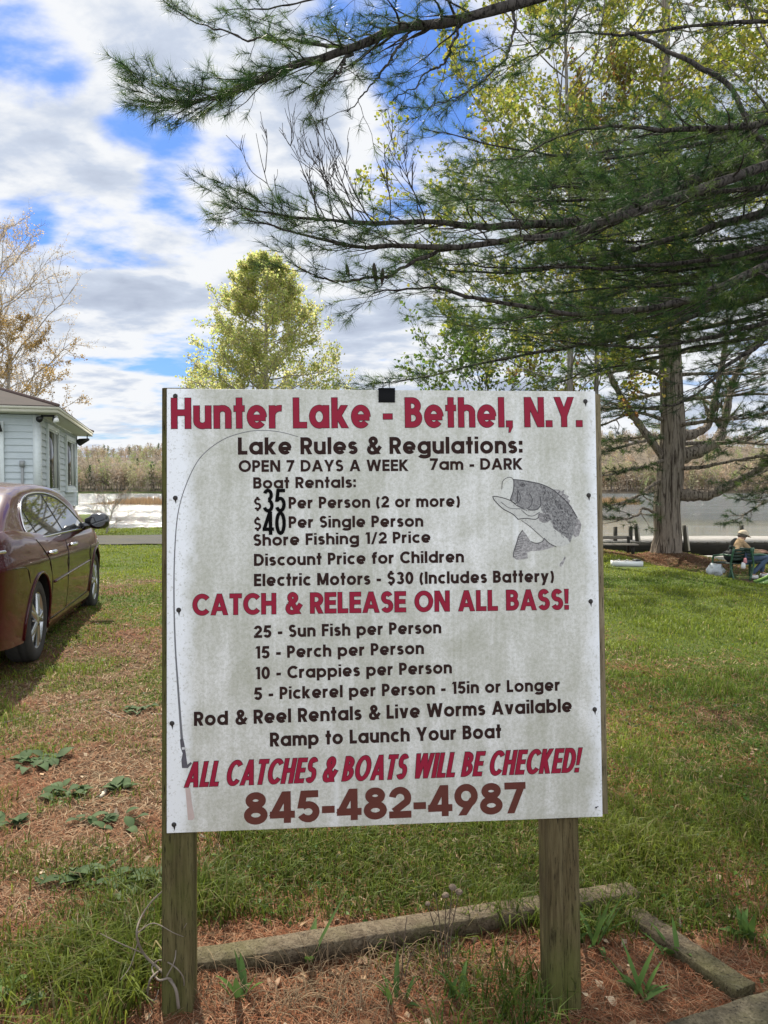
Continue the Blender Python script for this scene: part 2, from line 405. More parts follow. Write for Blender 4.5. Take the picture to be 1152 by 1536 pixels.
# reed bank in the lake
g = MB(); n = 9000
rx = rng.uniform(-36, 30, n); ry = 93 + rng.normal(0, 1.6, n) + 3 * np.sin(rx * .11); hh = rng.uniform(.35, .95, n) * sstep(-36, -30, rx) + .1
p = np.stack([rx, ry, np.full(n, -.5)], 1)
tri = np.stack([p + [-.05, 0, 0], p + [.05, 0, 0], p + np.stack([rng.normal(0, .12, n), rng.normal(0, .1, n), hh], 1)], 1)
g.add(tri.reshape(-1, 3), tris=np.arange(n * 3).reshape(-1, 3), col=np.repeat(np.array([.36, .24, .13]) * rng.uniform(.7, 1.3, (n, 1)), 3, 0))
m = M('reed_straw'); m.leafy(m.attr('tint'), .2, .9)
tag(g.build('reed_bank', m.m, cattr=True), 'low tan reed bank in the middle of the lake', 'reeds', kind='stuff')

# ------------------------------------------------------------------ grass blades, needle litter
def scatter(n, d0, d1, seed, k=.80, ex=.9):
    n = int(n * 1.45)
    r = np.random.default_rng(seed)
    d = d0 * (d1 / d0) ** r.random(n); x = r.uniform(-1, 1, n) * (k * d + ex)
    return r, x, d
def blades(g, r, x, y, ln, wdt, lean, col, segs=2, z0=None):
    n = len(x); z = gh(x, y) if z0 is None else z0
    a = r.random(n) * 6.283; dirv = np.stack([np.cos(a), np.sin(a), 0 * a], 1); sd_ = np.stack([-np.sin(a + r.normal(0, .6, n)), np.cos(a), 0 * a], 1)
    p = np.stack([x, y, z], 1); up = np.array([0, 0, 1.])
    wv = sd_ * (wdt / 2)[:, None]
    mid = p + up * (ln * .6)[:, None] + dirv * (ln * lean * .35)[:, None]
    tip = p + up * (ln * (1 - .45 * lean))[:, None] + dirv * (ln * lean)[:, None]
    v = np.stack([p - wv, p + wv, mid - wv * .8, mid + wv * .8, tip], 1)
    b = np.arange(n)[:, None] * 5
    g.add(v.reshape(-1, 3), (b + [0, 1, 3, 2]), (b + [2, 3, 4]), np.repeat(col, 5, 0))
CLEAR = [(7.35, 15.3, .85, 1.1), (6.75, 15.1, .5, .9), (*G(940, 850)[:2], .32, .55)]
def free(x, y):
    """no blades inside the car's wheels, the path, the board posts or the water"""
    ok = y < shore(x) - .7
    ok &= ~((x < 2.5) & (np.abs(y - (20.0 + .9 * np.sin((x + 40) / 42 * 3))) < 1.55 + .3 * (vnoise(x * 2, y * 2, 2, 3))))
    for cx_, cy_, ra, rb in CLEAR: ok &= ((x - cx_) / ra) ** 2 + ((y - cy_) / rb) ** 2 > 1
    return ok
g = MB()
r, x, y = scatter(420000, 1.75, 27, 21)
gr = grassiness(x, y); keep = (r.random(len(x)) < (gr * 1.3 - .08)) & free(x, y); x, y, gr = x[keep], y[keep], gr[keep]
n = len(x); tone = vnoise(x * .5, y * .5, 3, 9)
tall = (1 + 1.3 * sstep(.45, .7, vnoise(x * 1.7, y * 1.7, 3, 14))) * np.where(y < 6, 1, .62)
ln = r.uniform(.02, .055, n) * tall * (1 + .7 * sstep(4.2, 2.6, y)); wdt = np.maximum(.0042, .0010 * y) * r.uniform(.6, 1.4, n)
u = r.random((n, 1)); ca, cb, cc_ = np.array([.068, .125, .018]), np.array([.215, .245, .032]), np.array([.27, .22, .10])
yel = np.clip(tone[:, None] * 1.8 - .40 + .22 * sstep(4, 7, y)[:, None] + .15 * r.normal(size=(n, 1)), 0, 1)
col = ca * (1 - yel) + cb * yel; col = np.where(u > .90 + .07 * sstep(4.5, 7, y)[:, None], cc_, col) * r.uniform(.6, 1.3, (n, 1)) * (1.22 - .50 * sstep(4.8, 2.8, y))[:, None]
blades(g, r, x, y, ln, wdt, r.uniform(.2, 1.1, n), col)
m = M('grass_blade'); m.leafy(m.attr('tint'), .4, .5)
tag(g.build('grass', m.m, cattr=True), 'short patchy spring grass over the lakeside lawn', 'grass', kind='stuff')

g = MB()
r, x, y = scatter(230000, 1.7, 12, 22)
keep = (r.random(len(x)) < 1.05 - grassiness(x, y) * .85 - .3 * sstep(5, 8, y) * sstep(-1, 1, x)) & free(x, y); x, y = x[keep], y[keep]; n = len(x)
xt = 6.9 + r.normal(0, 1.1, 14000); yt = 17.9 + r.normal(0, .8, 14000); x = np.r_[x, xt]; y = np.r_[y, yt]; n = len(x)
a = r.random(n) * 3.1416; ln = r.uniform(.04, .11, n); wdt = np.maximum(.0013, .00075 * y)
p = np.stack([x, y, gh(x, y) + r.uniform(.002, .016, n)], 1); dv = np.stack([np.cos(a), np.sin(a), r.normal(0, .10, n)], 1)
sd_ = np.stack([-np.sin(a), np.cos(a), 0 * a], 1) * (wdt / 2)[:, None]; hl = dv * (ln / 2)[:, None]; bend = sd_ * 0; bend[:, 2] = r.uniform(0, .012, n)
v = np.stack([p - hl - sd_, p - hl + sd_, p + bend + sd_, p + bend - sd_, p + hl], 1); b = np.arange(n)[:, None] * 5
base = np.array([[.19, .092, .048], [.25, .15, .085], [.115, .055, .032], [.33, .25, .16]])[r.integers(0, 4, n)]
bedm = sstep(2.75, 2.5, y - .22 * x) * sstep(-.75, -.6, x) * sstep(1.5, 1.3, x); patch = np.clip(sstep(.4, .65, vnoise(x * 1.1, y * 1.1, 3, 31)) + bedm, 0, 1)[:, None]
base = base * (1 - .45 * patch) + np.array([.20, .060, .026]) * .45 * patch
g.add(v.reshape(-1, 3), b + [0, 1, 2, 3], b + [3, 2, 4], np.repeat(base * r.uniform(.6, 1.25, (n, 1)), 5, 0))
m = M('needle_litter'); m.principled(m.attr('tint'), .85, spec=.08)
tag(g.build('pine_needle_litter', m.m, cattr=True), 'fallen rusty brown pine needles covering the ground', 'needles', kind='stuff')

# small leaf litter and low clover-like leaves
def flat_leaves(name, n, d1, seed, size, cols, keepf, mat, label, cat, up):
    r, x, y = scatter(n, 1.7, d1, seed); k = keepf(r, x, y) & free(x, y); x, y = x[k], y[k]; n = len(x); sz = size * r.uniform(.5, 1.4, (n, 1)); a = r.random(n) * 6.283
    d = np.stack([np.cos(a), np.sin(a), r.normal(0, .35, n)], 1); s_ = np.stack([-np.sin(a), np.cos(a), r.normal(0, .35, n)], 1); p = np.stack([x, y, gh(x, y) + r.uniform(.004, up, n)], 1)
    v = np.stack([p - d * sz * .5, p + s_ * sz * .3, p + d * sz * .5, p - s_ * sz * .3 + [0, 0, .004]], 1); b = np.arange(n)[:, None] * 4; g = MB()
    g.add(v.reshape(-1, 3), tris=np.concatenate([b + [0, 2, 1], b + [0, 3, 2]]), col=np.repeat(np.array(cols)[r.integers(0, len(cols), n)] * r.uniform(.6, 1.3, (n, 1)), 4, 0)); tag(g.build(name, mat, cattr=True), label, cat, kind='stuff')
flat_leaves('leaf_litter', 5200, 9, 51, .030, [(.20, .115, .06), (.30, .20, .12), (.12, .07, .04), (.40, .31, .21)], lambda r, x, y: r.random(len(x)) < .75 - .5 * sstep(4, 6, y), bpy.data.materials['needle_litter'], 'small bits of dry brown leaf scattered over the ground', 'leaf litter', .02)
flat_leaves('clover', 26000, 9, 52, .020, [(.07, .15, .03), (.10, .19, .035), (.05, .11, .03)], lambda r, x, y: r.random(len(x)) < grassiness(x, y) * sstep(.42, .62, vnoise(x * 2.2, y * 2.2, 3, 41)) * 1.6, bpy.data.materials['grass_blade'], 'low green clover leaves growing among the grass', 'clover', .035)
# ================================================================== THE SIGN
SC = 2.136
corners = [(245, 583), (888, 587), (904, 1225), (250, 1250)]
lam = [1.0, 1.04475, 1.02684, 0.98209]
SP = [np.array([0, 0, CAMZ]) + ray(*p) * l * SC for p, l in zip(corners, lam)]
uX = unit(SP[1] - SP[0]); nrm = unit(np.cross(SP[3] - SP[0], uX)); vY = unit(np.cross(uX, nrm))    # right, towards viewer?, up
if nrm[1] > 0: nrm = -nrm
vY = unit(np.cross(nrm, uX))
BW = np.linalg.norm(SP[1] - SP[0]); BH = np.linalg.norm(SP[3] - SP[0])
O3 = SP[3]                                              # lower left corner of the face
def uv(px, py):
    """photo pixel -> metres right / up from the lower left corner on the board's face"""
    r_ = ray(px, py); c0 = np.array([0, 0, CAMZ]); t = np.dot(O3 - c0, nrm) / np.dot(r_, nrm)
    p = c0 + r_ * t - O3; return np.array([np.dot(p, uX), np.dot(p, vY)])
def on(u, v, z=0.0): return O3 + uX * u + vY * v + nrm * z
RS = np.stack([uX, vY, nrm], 1)

sign = empty('lake_rules_sign', (0.03, 2.25, 0), 'large white mildewed board of lake rules with red and brown lettering on two wooden posts', 'sign')
so = np.array([0.03, 2.25, 0])
class SB(MB):
    def put(s, name, mat, parent=sign, **k):
        for a in range(len(s.v)): s.v[a] = s.v[a] - so
        return s.build(name, mat, parent, **k)
def panel_mat():
    m = M('mildewed_white_board')
    sp = m.n('ShaderNodeSeparateXYZ'); m.set(sp.inputs[0], m.co)
    xx, z_ = sp.outputs['X'], sp.outputs['Z']
    streak = m.noise(9, 5, .65, m.mapping((2.2, 1, .22)), .4)
    blot = m.noise(5.5, 6, .65, None, .5); spk = m.noise(120, 3, .8); spk2 = m.noise(330, 2, .8)
    d = m.math('ADD', m.math('MULTIPLY', streak, .5), m.math('MULTIPLY', blot, .5))
    base = m.ramp(d, [(.36, (.70, .70, .68)), (.48, (.56, .56, .52)), (.62, (.43, .43, .37))])
    # algae film: weaker along the two upright edges
    ex = m.math('ABSOLUTE', m.math('SUBTRACT', xx, 0.0))
    edge = m.ramp(m.math('ADD', m.math('DIVIDE', ex, .62), m.math('MULTIPLY', m.math('SUBTRACT', m.noise(7, 5, .7), .5), .16)), [(.88, 0.), (.95, 1.)])
    film = m.ramp(spk, [(.42, 0.), (.60, 1.)])
    c = m.mix(m.math('MULTIPLY', film, m.math('MULTIPLY', d, .85)), base, (.31, .315, .235))
    c = m.mix(m.math('MULTIPLY', m.ramp(spk2, [(.60, 0.), (.68, 1.)]), .45), c, (.17, .17, .13))
    c = m.mix(edge, c, m.mix(m.ramp(spk, [(.56, 0.), (.66, .7)]), (.74, .76, .78), (.38, .38, .34)))
    # clean runs where water drips
    run = m.ramp(m.noise(5.2, 3, .5, m.mapping((2.6, 1, .12), loc=(.7, 0, 0))), [(.66, 0.), (.74, .55)])
    c = m.mix(run, c, (.72, .74, .74))
    m.principled(c, .45, m.bump(m.noise(60, 4), .05, .002), spec=.4); return m.m
b = SB(); T = .006
b.box(on(BW / 2, BH / 2, -T / 2), (BW, BH, T), RS)
b.put('panel', panel_mat(), bevel=.0012)
def wood(name, a, b_, c_, green=.5, rot=(0, 0, 0), scale=(44, 44, 1.9)):
    m = M(name); v = m.mapping(scale, rot)
    gr = m.noise(1.6, 7, .7, v, 1.0); bl = m.noise(3.2, 5, .6); fine = m.noise(4.5, 6, .75, v)
    c = m.ramp(gr, [(.28, a), (.5, b_), (.75, c_)])
    c = m.mix(m.math('MULTIPLY', m.ramp(bl, [(.42, 0.), (.66, 1.)]), green), c, (.085, .095, .022))
    c = m.mix(m.ramp(fine, [(.54, 0.), (.62, .85)]), c, tuple(x * .25 for x in a))
    m.principled(c, .9, m.bump(m.math('ADD', gr, fine), .7, .006), spec=.2); return m.m
PW = wood('mossy_post_wood', (.036, .026, .012), (.092, .071, .033), (.165, .136, .070), .70)
SW = wood('weathered_frame_wood', (.11, .085, .05), (.20, .16, .10), (.30, .25, .17), .3)
def post(px0, px1, pyt, pyb, zback, nm='post', yb_px=None):
    """square post behind the panel; px0..px1 its width at the panel's foot"""
    (u0, v0), (u1, v1) = uv(px0, 1260), uv(px1, 1260)
    wd = (u1 - u0) * 1.02; c = (u0 + u1) / 2
    top = on(c, BH + .004, -T - wd / 2 - .002); low = on(c, 0, -T - wd / 2 - .002)
    d = unit(low - top); foot = top + d * ((top[2] + .25) / -d[2])
    s_ = SB(); n = 9
    up = -d; sx_ = unit(np.cross(up, nrm) * -1); sx_ = uX
    # slightly irregular square section with rounded arrises and an open check down the face
    q = []
    sec = [(-.5, .42), (-.42, .5), (-.05, .5), (-.03, .47), (-.01, .5), (.42, .5), (.5, .42), (.5, -.5), (-.5, -.5)]
    for k in range(n):
        p = top + (foot - top) * k / (n - 1); a = .012 * math.sin(k * 1.3)
        q.append([p + sx_ * (x_ * wd * (1 + a * .6)) + nrm * (y_ * wd) for x_, y_ in sec])
    q = np.array(q); ns = len(sec)
    i = np.arange(n - 1)[:, None]; j = np.arange(ns)[None]
    s_.add(q.reshape(-1, 3), np.stack([i * ns + j, i * ns + (j + 1) % ns, (i + 1) * ns + (j + 1) % ns, (i + 1) * ns + j], -1).reshape(-1, 4))
    s_.poly_fan(q[0])
    return s_.put(nm, PW)
post(241.5, 287, 583, 1520, 0)
post(823, 870, 587, 1510, 0)
b = SB(); (u0, _), (u1, _) = uv(868, 900), uv(902.5, 900)
b.box(on(BW + .006, BH / 2 - .0015, -T - .021), (.026, BH - .01, .038), RS)
b.put('edge_board', SW, bevel=.002)
b = SB(); b.box(on(BW / 2 + .03, BH * .5, -T - .021), (BW * .80, .085, .036), RS); b.put('back_rail', SW, bevel=.002)

# screws with drip stains
sm = flat('rusty_screw', (.020, .016, .014), .7)
for px, py in [(263, 594), (878, 602), (263, 747), (883, 743), (268, 915), (886, 902), (258, 1085), (892, 1064), (261, 1237)]:
    u, v = uv(px, py); s_ = SB()
    a = np.linspace(0, 6.283, 13)[:-1]
    ringo = np.array([on(u + .0068 * math.cos(t), v + .0068 * math.sin(t), .0005) for t in a])
    ringi = np.array([on(u + .0040 * math.cos(t), v + .0040 * math.sin(t), .003) for t in a])
    k_ = np.arange(12); s_.add(np.vstack([ringo, ringi]), np.stack([k_, (k_ + 1) % 12, 12 + (k_ + 1) % 12, 12 + k_], 1), [[12, 12 + q_, 13 + q_] for q_ in range(1, 11)])
    s_.add([on(u - .004, v, .0006), on(u + .0045, v, .0006), on(u + .0015, v - .017, .0005)], tris=[[0, 2, 1]])
    s_.put('screw', sm)
u, v = uv(894, 1211); s_ = SB(); s_.box(on(u, v, .001), (.004, .004, .003), RS); s_.box(on(u + .005, v + .002, .001), (.003, .002, .002), RS); s_.put('screw', sm)

# ------------------------------------------------------------------ geometric stroke lettering
XH = .745
def arc(cx, cy, rx, ry, a0, a1, n=None):
    n = n or max(6, int(abs(a1 - a0) / 9)); t = np.radians(np.linspace(a0, a1, n)); return np.stack([cx + rx * np.cos(t), cy + ry * np.sin(t)], 1)
def seg(*p): return ('r', np.array(p, float), False)
def ell(cx, cy, rx, ry): return ('r', arc(cx, cy, rx, ry, 0, 360, 41)[:-1], True)
def rib(p): return ('r', np.asarray(p, float), False)
def diag(x0, y0, x1, y1, h, k=1.0):
    l = math.hypot(x1 - x0, y1 - y0); hx = h * k * l / abs(y1 - y0)
    return ('p', np.array([(x0 - hx, y0), (x0 + hx, y0), (x1 + hx, y1), (x1 - hx, y1)]))
def box2(x0, y0, x1, y1): return ('p', np.array([(x0, y0), (x1, y0), (x1, y1), (x0, y1)]))
W0 = dict(zip('ABCDEFHIKLMNOPRSTWY', [.86, .66, .82, .78, .58, .56, .74, .22, .74, .52, .92, .78, .96, .62, .66, .62, .60, 1.16, .80]))
W0.update(dict(zip('abcdefghiklmnoprstuvwy', [.76, .76, .63, .76, .74, .40, .76, .66, .22, .66, .22, 1.02, .66, .76, .76, .42, .54, .40, .66, .66, .96, .68])))
W0.update(dict(zip('0123456789', [.66, .38, .64, .64, .70, .64, .66, .62, .66, .68])))
W0.update({'-': .36, ',': .22, '.': .22, ':': .22, '&': .82, '$': .64, '(': .34, ')': .34, '/': .50, '!': .22, ' ': .30})
def glyph(ch, W, h):
    """strokes of one letter in a box W wide, cap height 1, half stroke h"""
    g = []; x0, x1 = h, W - h; cx = W / 2
    def bowl(w_, X, xl=None): return ell(w_ / 2, X / 2, w_ / 2 - h, X / 2 - h + .012)
    if ch == 'A': g = [diag(x0 * 1.05, 0, cx, 1, h), diag(x1 - .05 * h, 0, cx, 1, h), box2(W * .24, .20, W * .76, .20 + 1.7 * h)]
    elif ch in 'BPR':
        m_ = .50 if ch == 'B' else .44
        g = [seg((x0, 0), (x0, 1))]
        def lobe(yb, yt, xr):
            r_ = (yt - yb) / 2; return rib(np.vstack([[(x0, yt)], [(max(x0, xr - r_ - .02), yt)], arc(xr - r_, (yt + yb) / 2, r_, r_, 88, -88), [(max(x0, xr - r_ - .02), yb)], [(x0, yb)]]))
        if ch == 'B': g += [lobe(.53, 1 - h, x1 - .04), lobe(h, .53, x1)]
        else: g += [lobe(m_, 1 - h, x1)]
        if ch == 'R': g += [diag(x1 - .01, 0, W * .48, m_ + .02, h)]
    elif ch == 'C': cx = W * .575; g = [rib(arc(cx, .5, cx - h, .5 - h + .01, 42, 318))]
    elif ch == 'D': g = [seg((x0, 0), (x0, 1)), rib(np.vstack([[(x0, 1 - h)], arc(W * .42, .5, W * .58 - h, .5 - h, 90, -90), [(x0, h)]]))]
    elif ch == 'E': g = [seg((x0, 0), (x0, 1)), seg((x0, 1 - h), (W, 1 - h)), seg((x0, .51), (W * .95, .51)), seg((x0, h), (W, h))]
    elif ch == 'F': g = [seg((x0, 0), (x0, 1)), seg((x0, 1 - h), (W, 1 - h)), seg((x0, .50), (W * .93, .50))]
    elif ch == 'H': g = [seg((x0, 0), (x0, 1)), seg((x1, 0), (x1, 1)), seg((x0, .52), (x1, .52))]
    elif ch in 'Il': g = [seg((cx, 0), (cx, 1))]
    elif ch == 'K': g = [seg((x0, 0), (x0, 1)), diag(W - 1.3 * h, 0, x0 + 1.0 * h, .56, h), diag(x0 + .6 * h, .44, W - 1.4 * h, 1, h)]
    elif ch == 'L': g = [seg((x0, 0), (x0, 1)), seg((x0, h), (W, h))]
    elif ch == 'M': g = [seg((x0, 0), (x0, 1)), seg((x1, 0), (x1, 1)), diag(cx, .06, x0 + .25 * h, 1, h, .95), diag(cx, .06, x1 - .25 * h, 1, h, .95)]
    elif ch == 'N': g = [seg((x0, 0), (x0, 1)), seg((x1, 0), (x1, 1)), diag(x1 - .2 * h, 0, x0 + .2 * h, 1, h)]
    elif ch == 'O': g = [ell(cx, .5, cx - h, .5 - h + .012)]
    elif ch == 'S':
        m_ = .515; ra, rb = (1 - h - m_) / 2 + .006, (m_ - h) / 2 + .006; wa = W / 2 - h
        g = [rib(np.vstack([arc(cx, m_ + ra, wa * .90, ra, 28, 255), arc(cx, m_ - rb, wa, rb, 75, -152)]))]
    elif ch == 'T': g = [seg((cx, 0), (cx, 1)), seg((0, 1 - h), (W, 1 - h))]
    elif ch == 'W': g = [diag(W * .27, 0, x0 * 1.02, 1, h), diag(W * .28, 0, cx, 1, h), diag(W * .73, 0, cx, 1, h), diag(W * .73, 0, x1, 1, h)]
    elif ch == 'Y': g = [seg((cx, 0), (cx, .46)), diag(cx, .36, x0 * 1.1, 1, h), diag(cx, .36, x1 - .1 * h, 1, h)]
    elif ch in 'abdgp':
        g = [bowl(W, XH)]
        if ch == 'a': g += [seg((x1, 0), (x1, XH))]
        if ch == 'b': g += [seg((x0, 0), (x0, 1))]
        if ch == 'd': g += [seg((x1, 0), (x1, 1))]
        if ch == 'p': g += [seg((x0, -.25), (x0, XH))]
        if ch == 'g': g += [rib(np.vstack([[(x1, XH)], [(x1, -.05)], arc(cx, -.06, cx - h, .20 - h + .02, 0, -165)]))]
    elif ch == 'c': cx = W * .59; g = [rib(arc(cx, XH / 2, cx - h, XH / 2 - h + .012, 48, 312))]
    elif ch == 'e': g = [rib(np.vstack([arc(cx, XH / 2, cx - h, XH / 2 - h + .012, 0, 318)])), seg((x0, XH / 2 - .03), (W - .4 * h, XH / 2 - .03))]
    elif ch == 'f': g = [rib(np.vstack([[(W * .44, 0)], [(W * .44, .78)], arc(W * .44 + .20, .80, .20, .20 - h + .01, 180, 95), [(W * 1.02, 1 - h)]])), seg((.0, XH - h), (W * .96, XH - h))]
    elif ch in 'hn':
        r_ = (x1 - x0) / 2; g = [seg((x0, 0), (x0, 1 if ch == 'h' else XH)), rib(np.vstack([arc(cx, XH - h - r_ * .9 + .012, r_, r_ * .9, 165, 0), [(x1, 0)]]))]
    elif ch == 'i': g = [seg((cx, 0), (cx, XH)), box2(cx - h, .86, cx + h, 1.01)]
    elif ch == 'k': g = [seg((x0, 0), (x0, 1)), diag(W - 1.3 * h, 0, x0 + 1.1 * h, .44, h), diag(x0 + .6 * h, .30, W - 1.5 * h, XH, h)]
    elif ch == 'm':
        r_ = (W / 2 - h) / 2; g = [seg((x0, 0), (x0, XH))]
        for c_ in (x0 + r_, cx + r_): g += [rib(np.vstack([arc(c_, XH - h - r_ + .012, r_, r_, 165, 0), [(c_ + r_, 0)]]))]
    elif ch == 'o': g = [bowl(W, XH)]
    elif ch == 'r': g = [seg((x0, 0), (x0, XH)), rib(arc(x0 + .27, XH - h - .25, .27, .26, 170, 82))]
    elif ch == 's':
        m_ = XH * .515; ra, rb = (XH - h - m_) / 2 + .006, (m_ - h) / 2 + .006; wa = W / 2 - h
        g = [rib(np.vstack([arc(cx, m_ + ra, wa * .92, ra, 22, 255), arc(cx, m_ - rb, wa, rb, 75, -155)]))]
    elif ch == 't': g = [seg((cx, 0), (cx, 1)), seg((0, XH - h), (W, XH - h))]
    elif ch == 'u':
        r_ = (x1 - x0) / 2; g = [seg((x1, 0), (x1, XH)), rib(np.vstack([[(x0, XH)], arc(cx, h + r_ * .9 - .012, r_, r_ * .9, 180, 345)]))]
    elif ch == 'v': g = [diag(cx, 0, x0 * 1.05, XH, h), diag(cx, 0, x1 - .05 * h, XH, h)]
    elif ch == 'w': g = [diag(W * .28, 0, x0 * 1.02, XH, h), diag(W * .28, 0, cx, XH, h), diag(W * .72, 0, cx, XH, h), diag(W * .72, 0, x1, XH, h)]
    elif ch == 'y': g = [diag(cx + .01, .03, x0 * 1.05, XH, h), diag(W * .30, -.25, x1, XH, h)]
    elif ch == '0': g = [ell(cx, .5, cx - h, .5 - h + .01)]
    elif ch == '1': g = [seg((W - h, 0), (W - h, 1)), ('p', np.array([(.0, .80), (W - h, .80), (W - h, 1), (W * .30, 1)]))]
    elif ch == '2': g = [rib(np.vstack([arc(cx, 1 - cx, cx - h, cx - h + .0, 172, -28), [(x0 + .35 * h, 1.9 * h)]])), seg((0.0, h), (W, h))]
    elif ch == '3':
        g = [rib(np.vstack([arc(cx, .74, cx * .90 - h, .26 - h + .008, 160, -90)])), rib(np.vstack([arc(cx, .285, cx - h, .285 - h + .012, 90, -160)]))]
    elif ch == '4': g = [seg((W * .70, 0), (W * .70, 1)), diag(x0 * .9, .24, W * .66, 1, h), seg((0.0, .20 + h * .6), (W, .20 + h * .6))]
    elif ch == '5': g = [seg((W * .28, 1 - h), (W * .94, 1 - h)), diag(x0 * 1.1, .44, W * .33, 1, h), rib(arc(cx * .98, .325, cx - h, .325 - h + .01, 138, -155))]
    elif ch == '7': g = [seg((0.0, 1 - h), (W, 1 - h)), diag(W * .28, 0, W - 1.2 * h, 1 - h, h)]
    elif ch == '8': g = [ell(cx, .745, cx * .86 - h, .255 - h + .01), ell(cx, .285, cx - h, .285 - h + .012)]
    elif ch == '9': g = [ell(cx, 1 - cx * .98, cx - h, cx * .98 - h + .01), diag(W * .33, 0, W - 1.15 * h, .56, h)]
    elif ch == '-': g = [seg((.0, .37), (W, .37))]
    elif ch == '.': g = [box2(cx - h * 1.1, 0, cx + h * 1.1, 2.2 * h)]
    elif ch == ',': g = [box2(cx - h * 1.1, 0, cx + h * 1.1, 2.2 * h), ('p', np.array([(cx - .3 * h, -.18), (cx + .2 * h, -.18), (cx + 1.1 * h, .001), (cx - .1 * h, .001)]))]
    elif ch == ':': g = [box2(cx - h, .04, cx + h, .04 + 2.1 * h), box2(cx - h, XH - 2.1 * h, cx + h, XH)]
    elif ch == '!': g = [box2(cx - h, 0, cx + h, 2 * h), ('p', np.array([(cx - h * .7, .30), (cx + h * .7, .30), (cx + h, 1), (cx - h, 1)]))]
    elif ch == '/': g = [diag(x0 * .8, -.05, W - h * .8, 1.0, h * .85)]
    elif ch == '(': g = [rib(arc(W * 1.25, .42, W * 1.25 - h, .62, 128, 232))]
    elif ch == ')': g = [rib(arc(-W * .25, .42, W * 1.25 - h, .62, 52, -52))]
    elif ch == '&':
        k = catmull(np.array([(.20, .44), (.14, .25), (.22, .10), (.40, .07), (.58, .16), (.80, .46)]) * [W / .82, 1], 26)
        k2 = catmull(np.array([(.20, .44), (.44, .58), (.55, .72), (.52, .86), (.39, .93), (.26, .86), (.24, .74), (.32, .60)]) * [W / .82, 1], 30)
        g = [rib(k), rib(k2), diag(W - 1.25 * h, 0, W * .36, .64, h)]
    elif ch == '$':
        g = glyph('S', W, h); g += [seg((cx, -.10), (cx, .02)), seg((cx, .98), (cx, 1.10))]
    return g
def ribbon(p, closed, h, ext=0.0):
    p = np.asarray(p, float)
    if closed: t = unit(np.roll(p, -1, 0) - np.roll(p, 1, 0)); nn = np.stack([-t[:, 1], t[:, 0]], 1); wj = np.full(len(p), h)
    else:
        d = unit(np.diff(p, axis=0)); a = np.vstack([d[:1], d]); b_ = np.vstack([d, d[-1:]])
        t = unit(a + b_); nn = np.stack([-t[:, 1], t[:, 0]], 1); wj = h / np.maximum((a * t).sum(1), .5)
        if ext: p = p.copy(); p[0] -= d[0] * ext; p[-1] += d[-1] * ext
    l, r_ = p + nn * wj[:, None], p - nn * wj[:, None]
    n = len(p); v = np.vstack([l, r_]); i = np.arange(n if closed else n - 1); k = (i + 1) % n
    return v, np.stack([i, n + i, n + k, k], 1)
def grow(poly, o):
    if o == 0: return poly
    p = np.asarray(poly); n = len(p); area = sum(p[i - 1][0] * p[i][1] - p[i][0] * p[i - 1][1] for i in range(n)); sg = 1 if area > 0 else -1
    out = []
    for i in range(n):
        d0 = unit(p[i] - p[i - 1]); d1 = unit(p[(i + 1) % n] - p[i]); n0 = np.array([d0[1], -d0[0]]) * sg; n1_ = np.array([d1[1], -d1[0]]) * sg
        b_ = n0 + n1_; b_ = b_ / max(np.dot(b_, n0), .5); out.append(p[i] + b_ * o)
    return np.array(out)
def text_line(b, s, p_l, p_r, cap_px, stroke, z, italic=0.0, outline=0.0, track=.085, wsc=None, spacew=None):
    """set a line between two photo positions of its baseline, cap height in photo pixels at its middle"""
    a, c_ = uv(*p_l), uv(*p_r); d = c_ - a; Lm = np.linalg.norm(d); ex = d / Lm; ey = np.array([-ex[1], ex[0]])
    mid = ((p_l[0] + p_r[0]) / 2, (p_l[1] + p_r[1]) / 2)
    cap = np.linalg.norm(uv(mid[0], mid[1] - cap_px) - uv(*mid)); h = stroke / 2
    adv = lambda ch: (spacew if (ch == ' ' and spacew) else W0[ch])
    # fit the widths: stroke stays, letter boxes stretch
    gapn = len(s) - 1
    tot = Lm / cap - italic * .0
    fx = (tot - gapn * track) / sum(adv(ch) for ch in s)
    x = 0; zi = 0
    for ch in s:
        W_ = adv(ch) * fx
        hx = min(h, W_ * .30) if ch not in '.,:!Iil' else h
        for k, st in enumerate(glyph(ch, W_, hx)):
            for lay, (o_, zz_) in enumerate([(0, z)] if not outline else [(outline, z), (0, z + .0006)]):
                dst = b if lay == (1 if outline else 0) else b.under
                if st[0] == 'r': v, q = ribbon(st[1], st[2], hx + o_, o_); tr = None
                else:
                    v = grow(st[1], o_); q = [[0, 1, 2, 3]]
                v = np.array(v); u2 = x + v[:, 0] + italic * v[:, 1]
                P2 = a + np.outer(u2 * cap, ex) + np.outer(v[:, 1] * cap, ey)
                dst.add([on(p[0], p[1], zz_ + .00006 * (k % 5)) for p in P2], q)
        x += W_ + track
RED = flat('red_vinyl', (.25, .008, .030), .55, .10, 40, spec=.2); DKRED = flat('dark_edge_vinyl', (.035, .012, .014), .5, spec=.2)
BRN = flat('dark_brown_vinyl', (.030, .016, .014), .6, .25, 60, spec=.05); PHN = flat('red_brown_vinyl', (.098, .028, .020), .5, .2, 40, spec=.2)
BLK = flat('black_vinyl', (.003, .003, .003), .7, spec=.05)
def line(s, l, r_, cap, st, mat=BRN, **k):
    b = SB(); b.under = SB(); text_line(b, s, l, r_, cap, st, .0006, **k)
    if b.under.v: b.under.put('letter_outline', DKRED)
    b.put('lettering', mat)
line('Hunter Lake - Bethel, N.Y.', (257, 643), (873, 640), 45, .192, RED, outline=.014, track=.085, spacew=.30)
line('Lake Rules & Regulations:', (357, 682), (784, 680), 25.5, .22, track=.10)
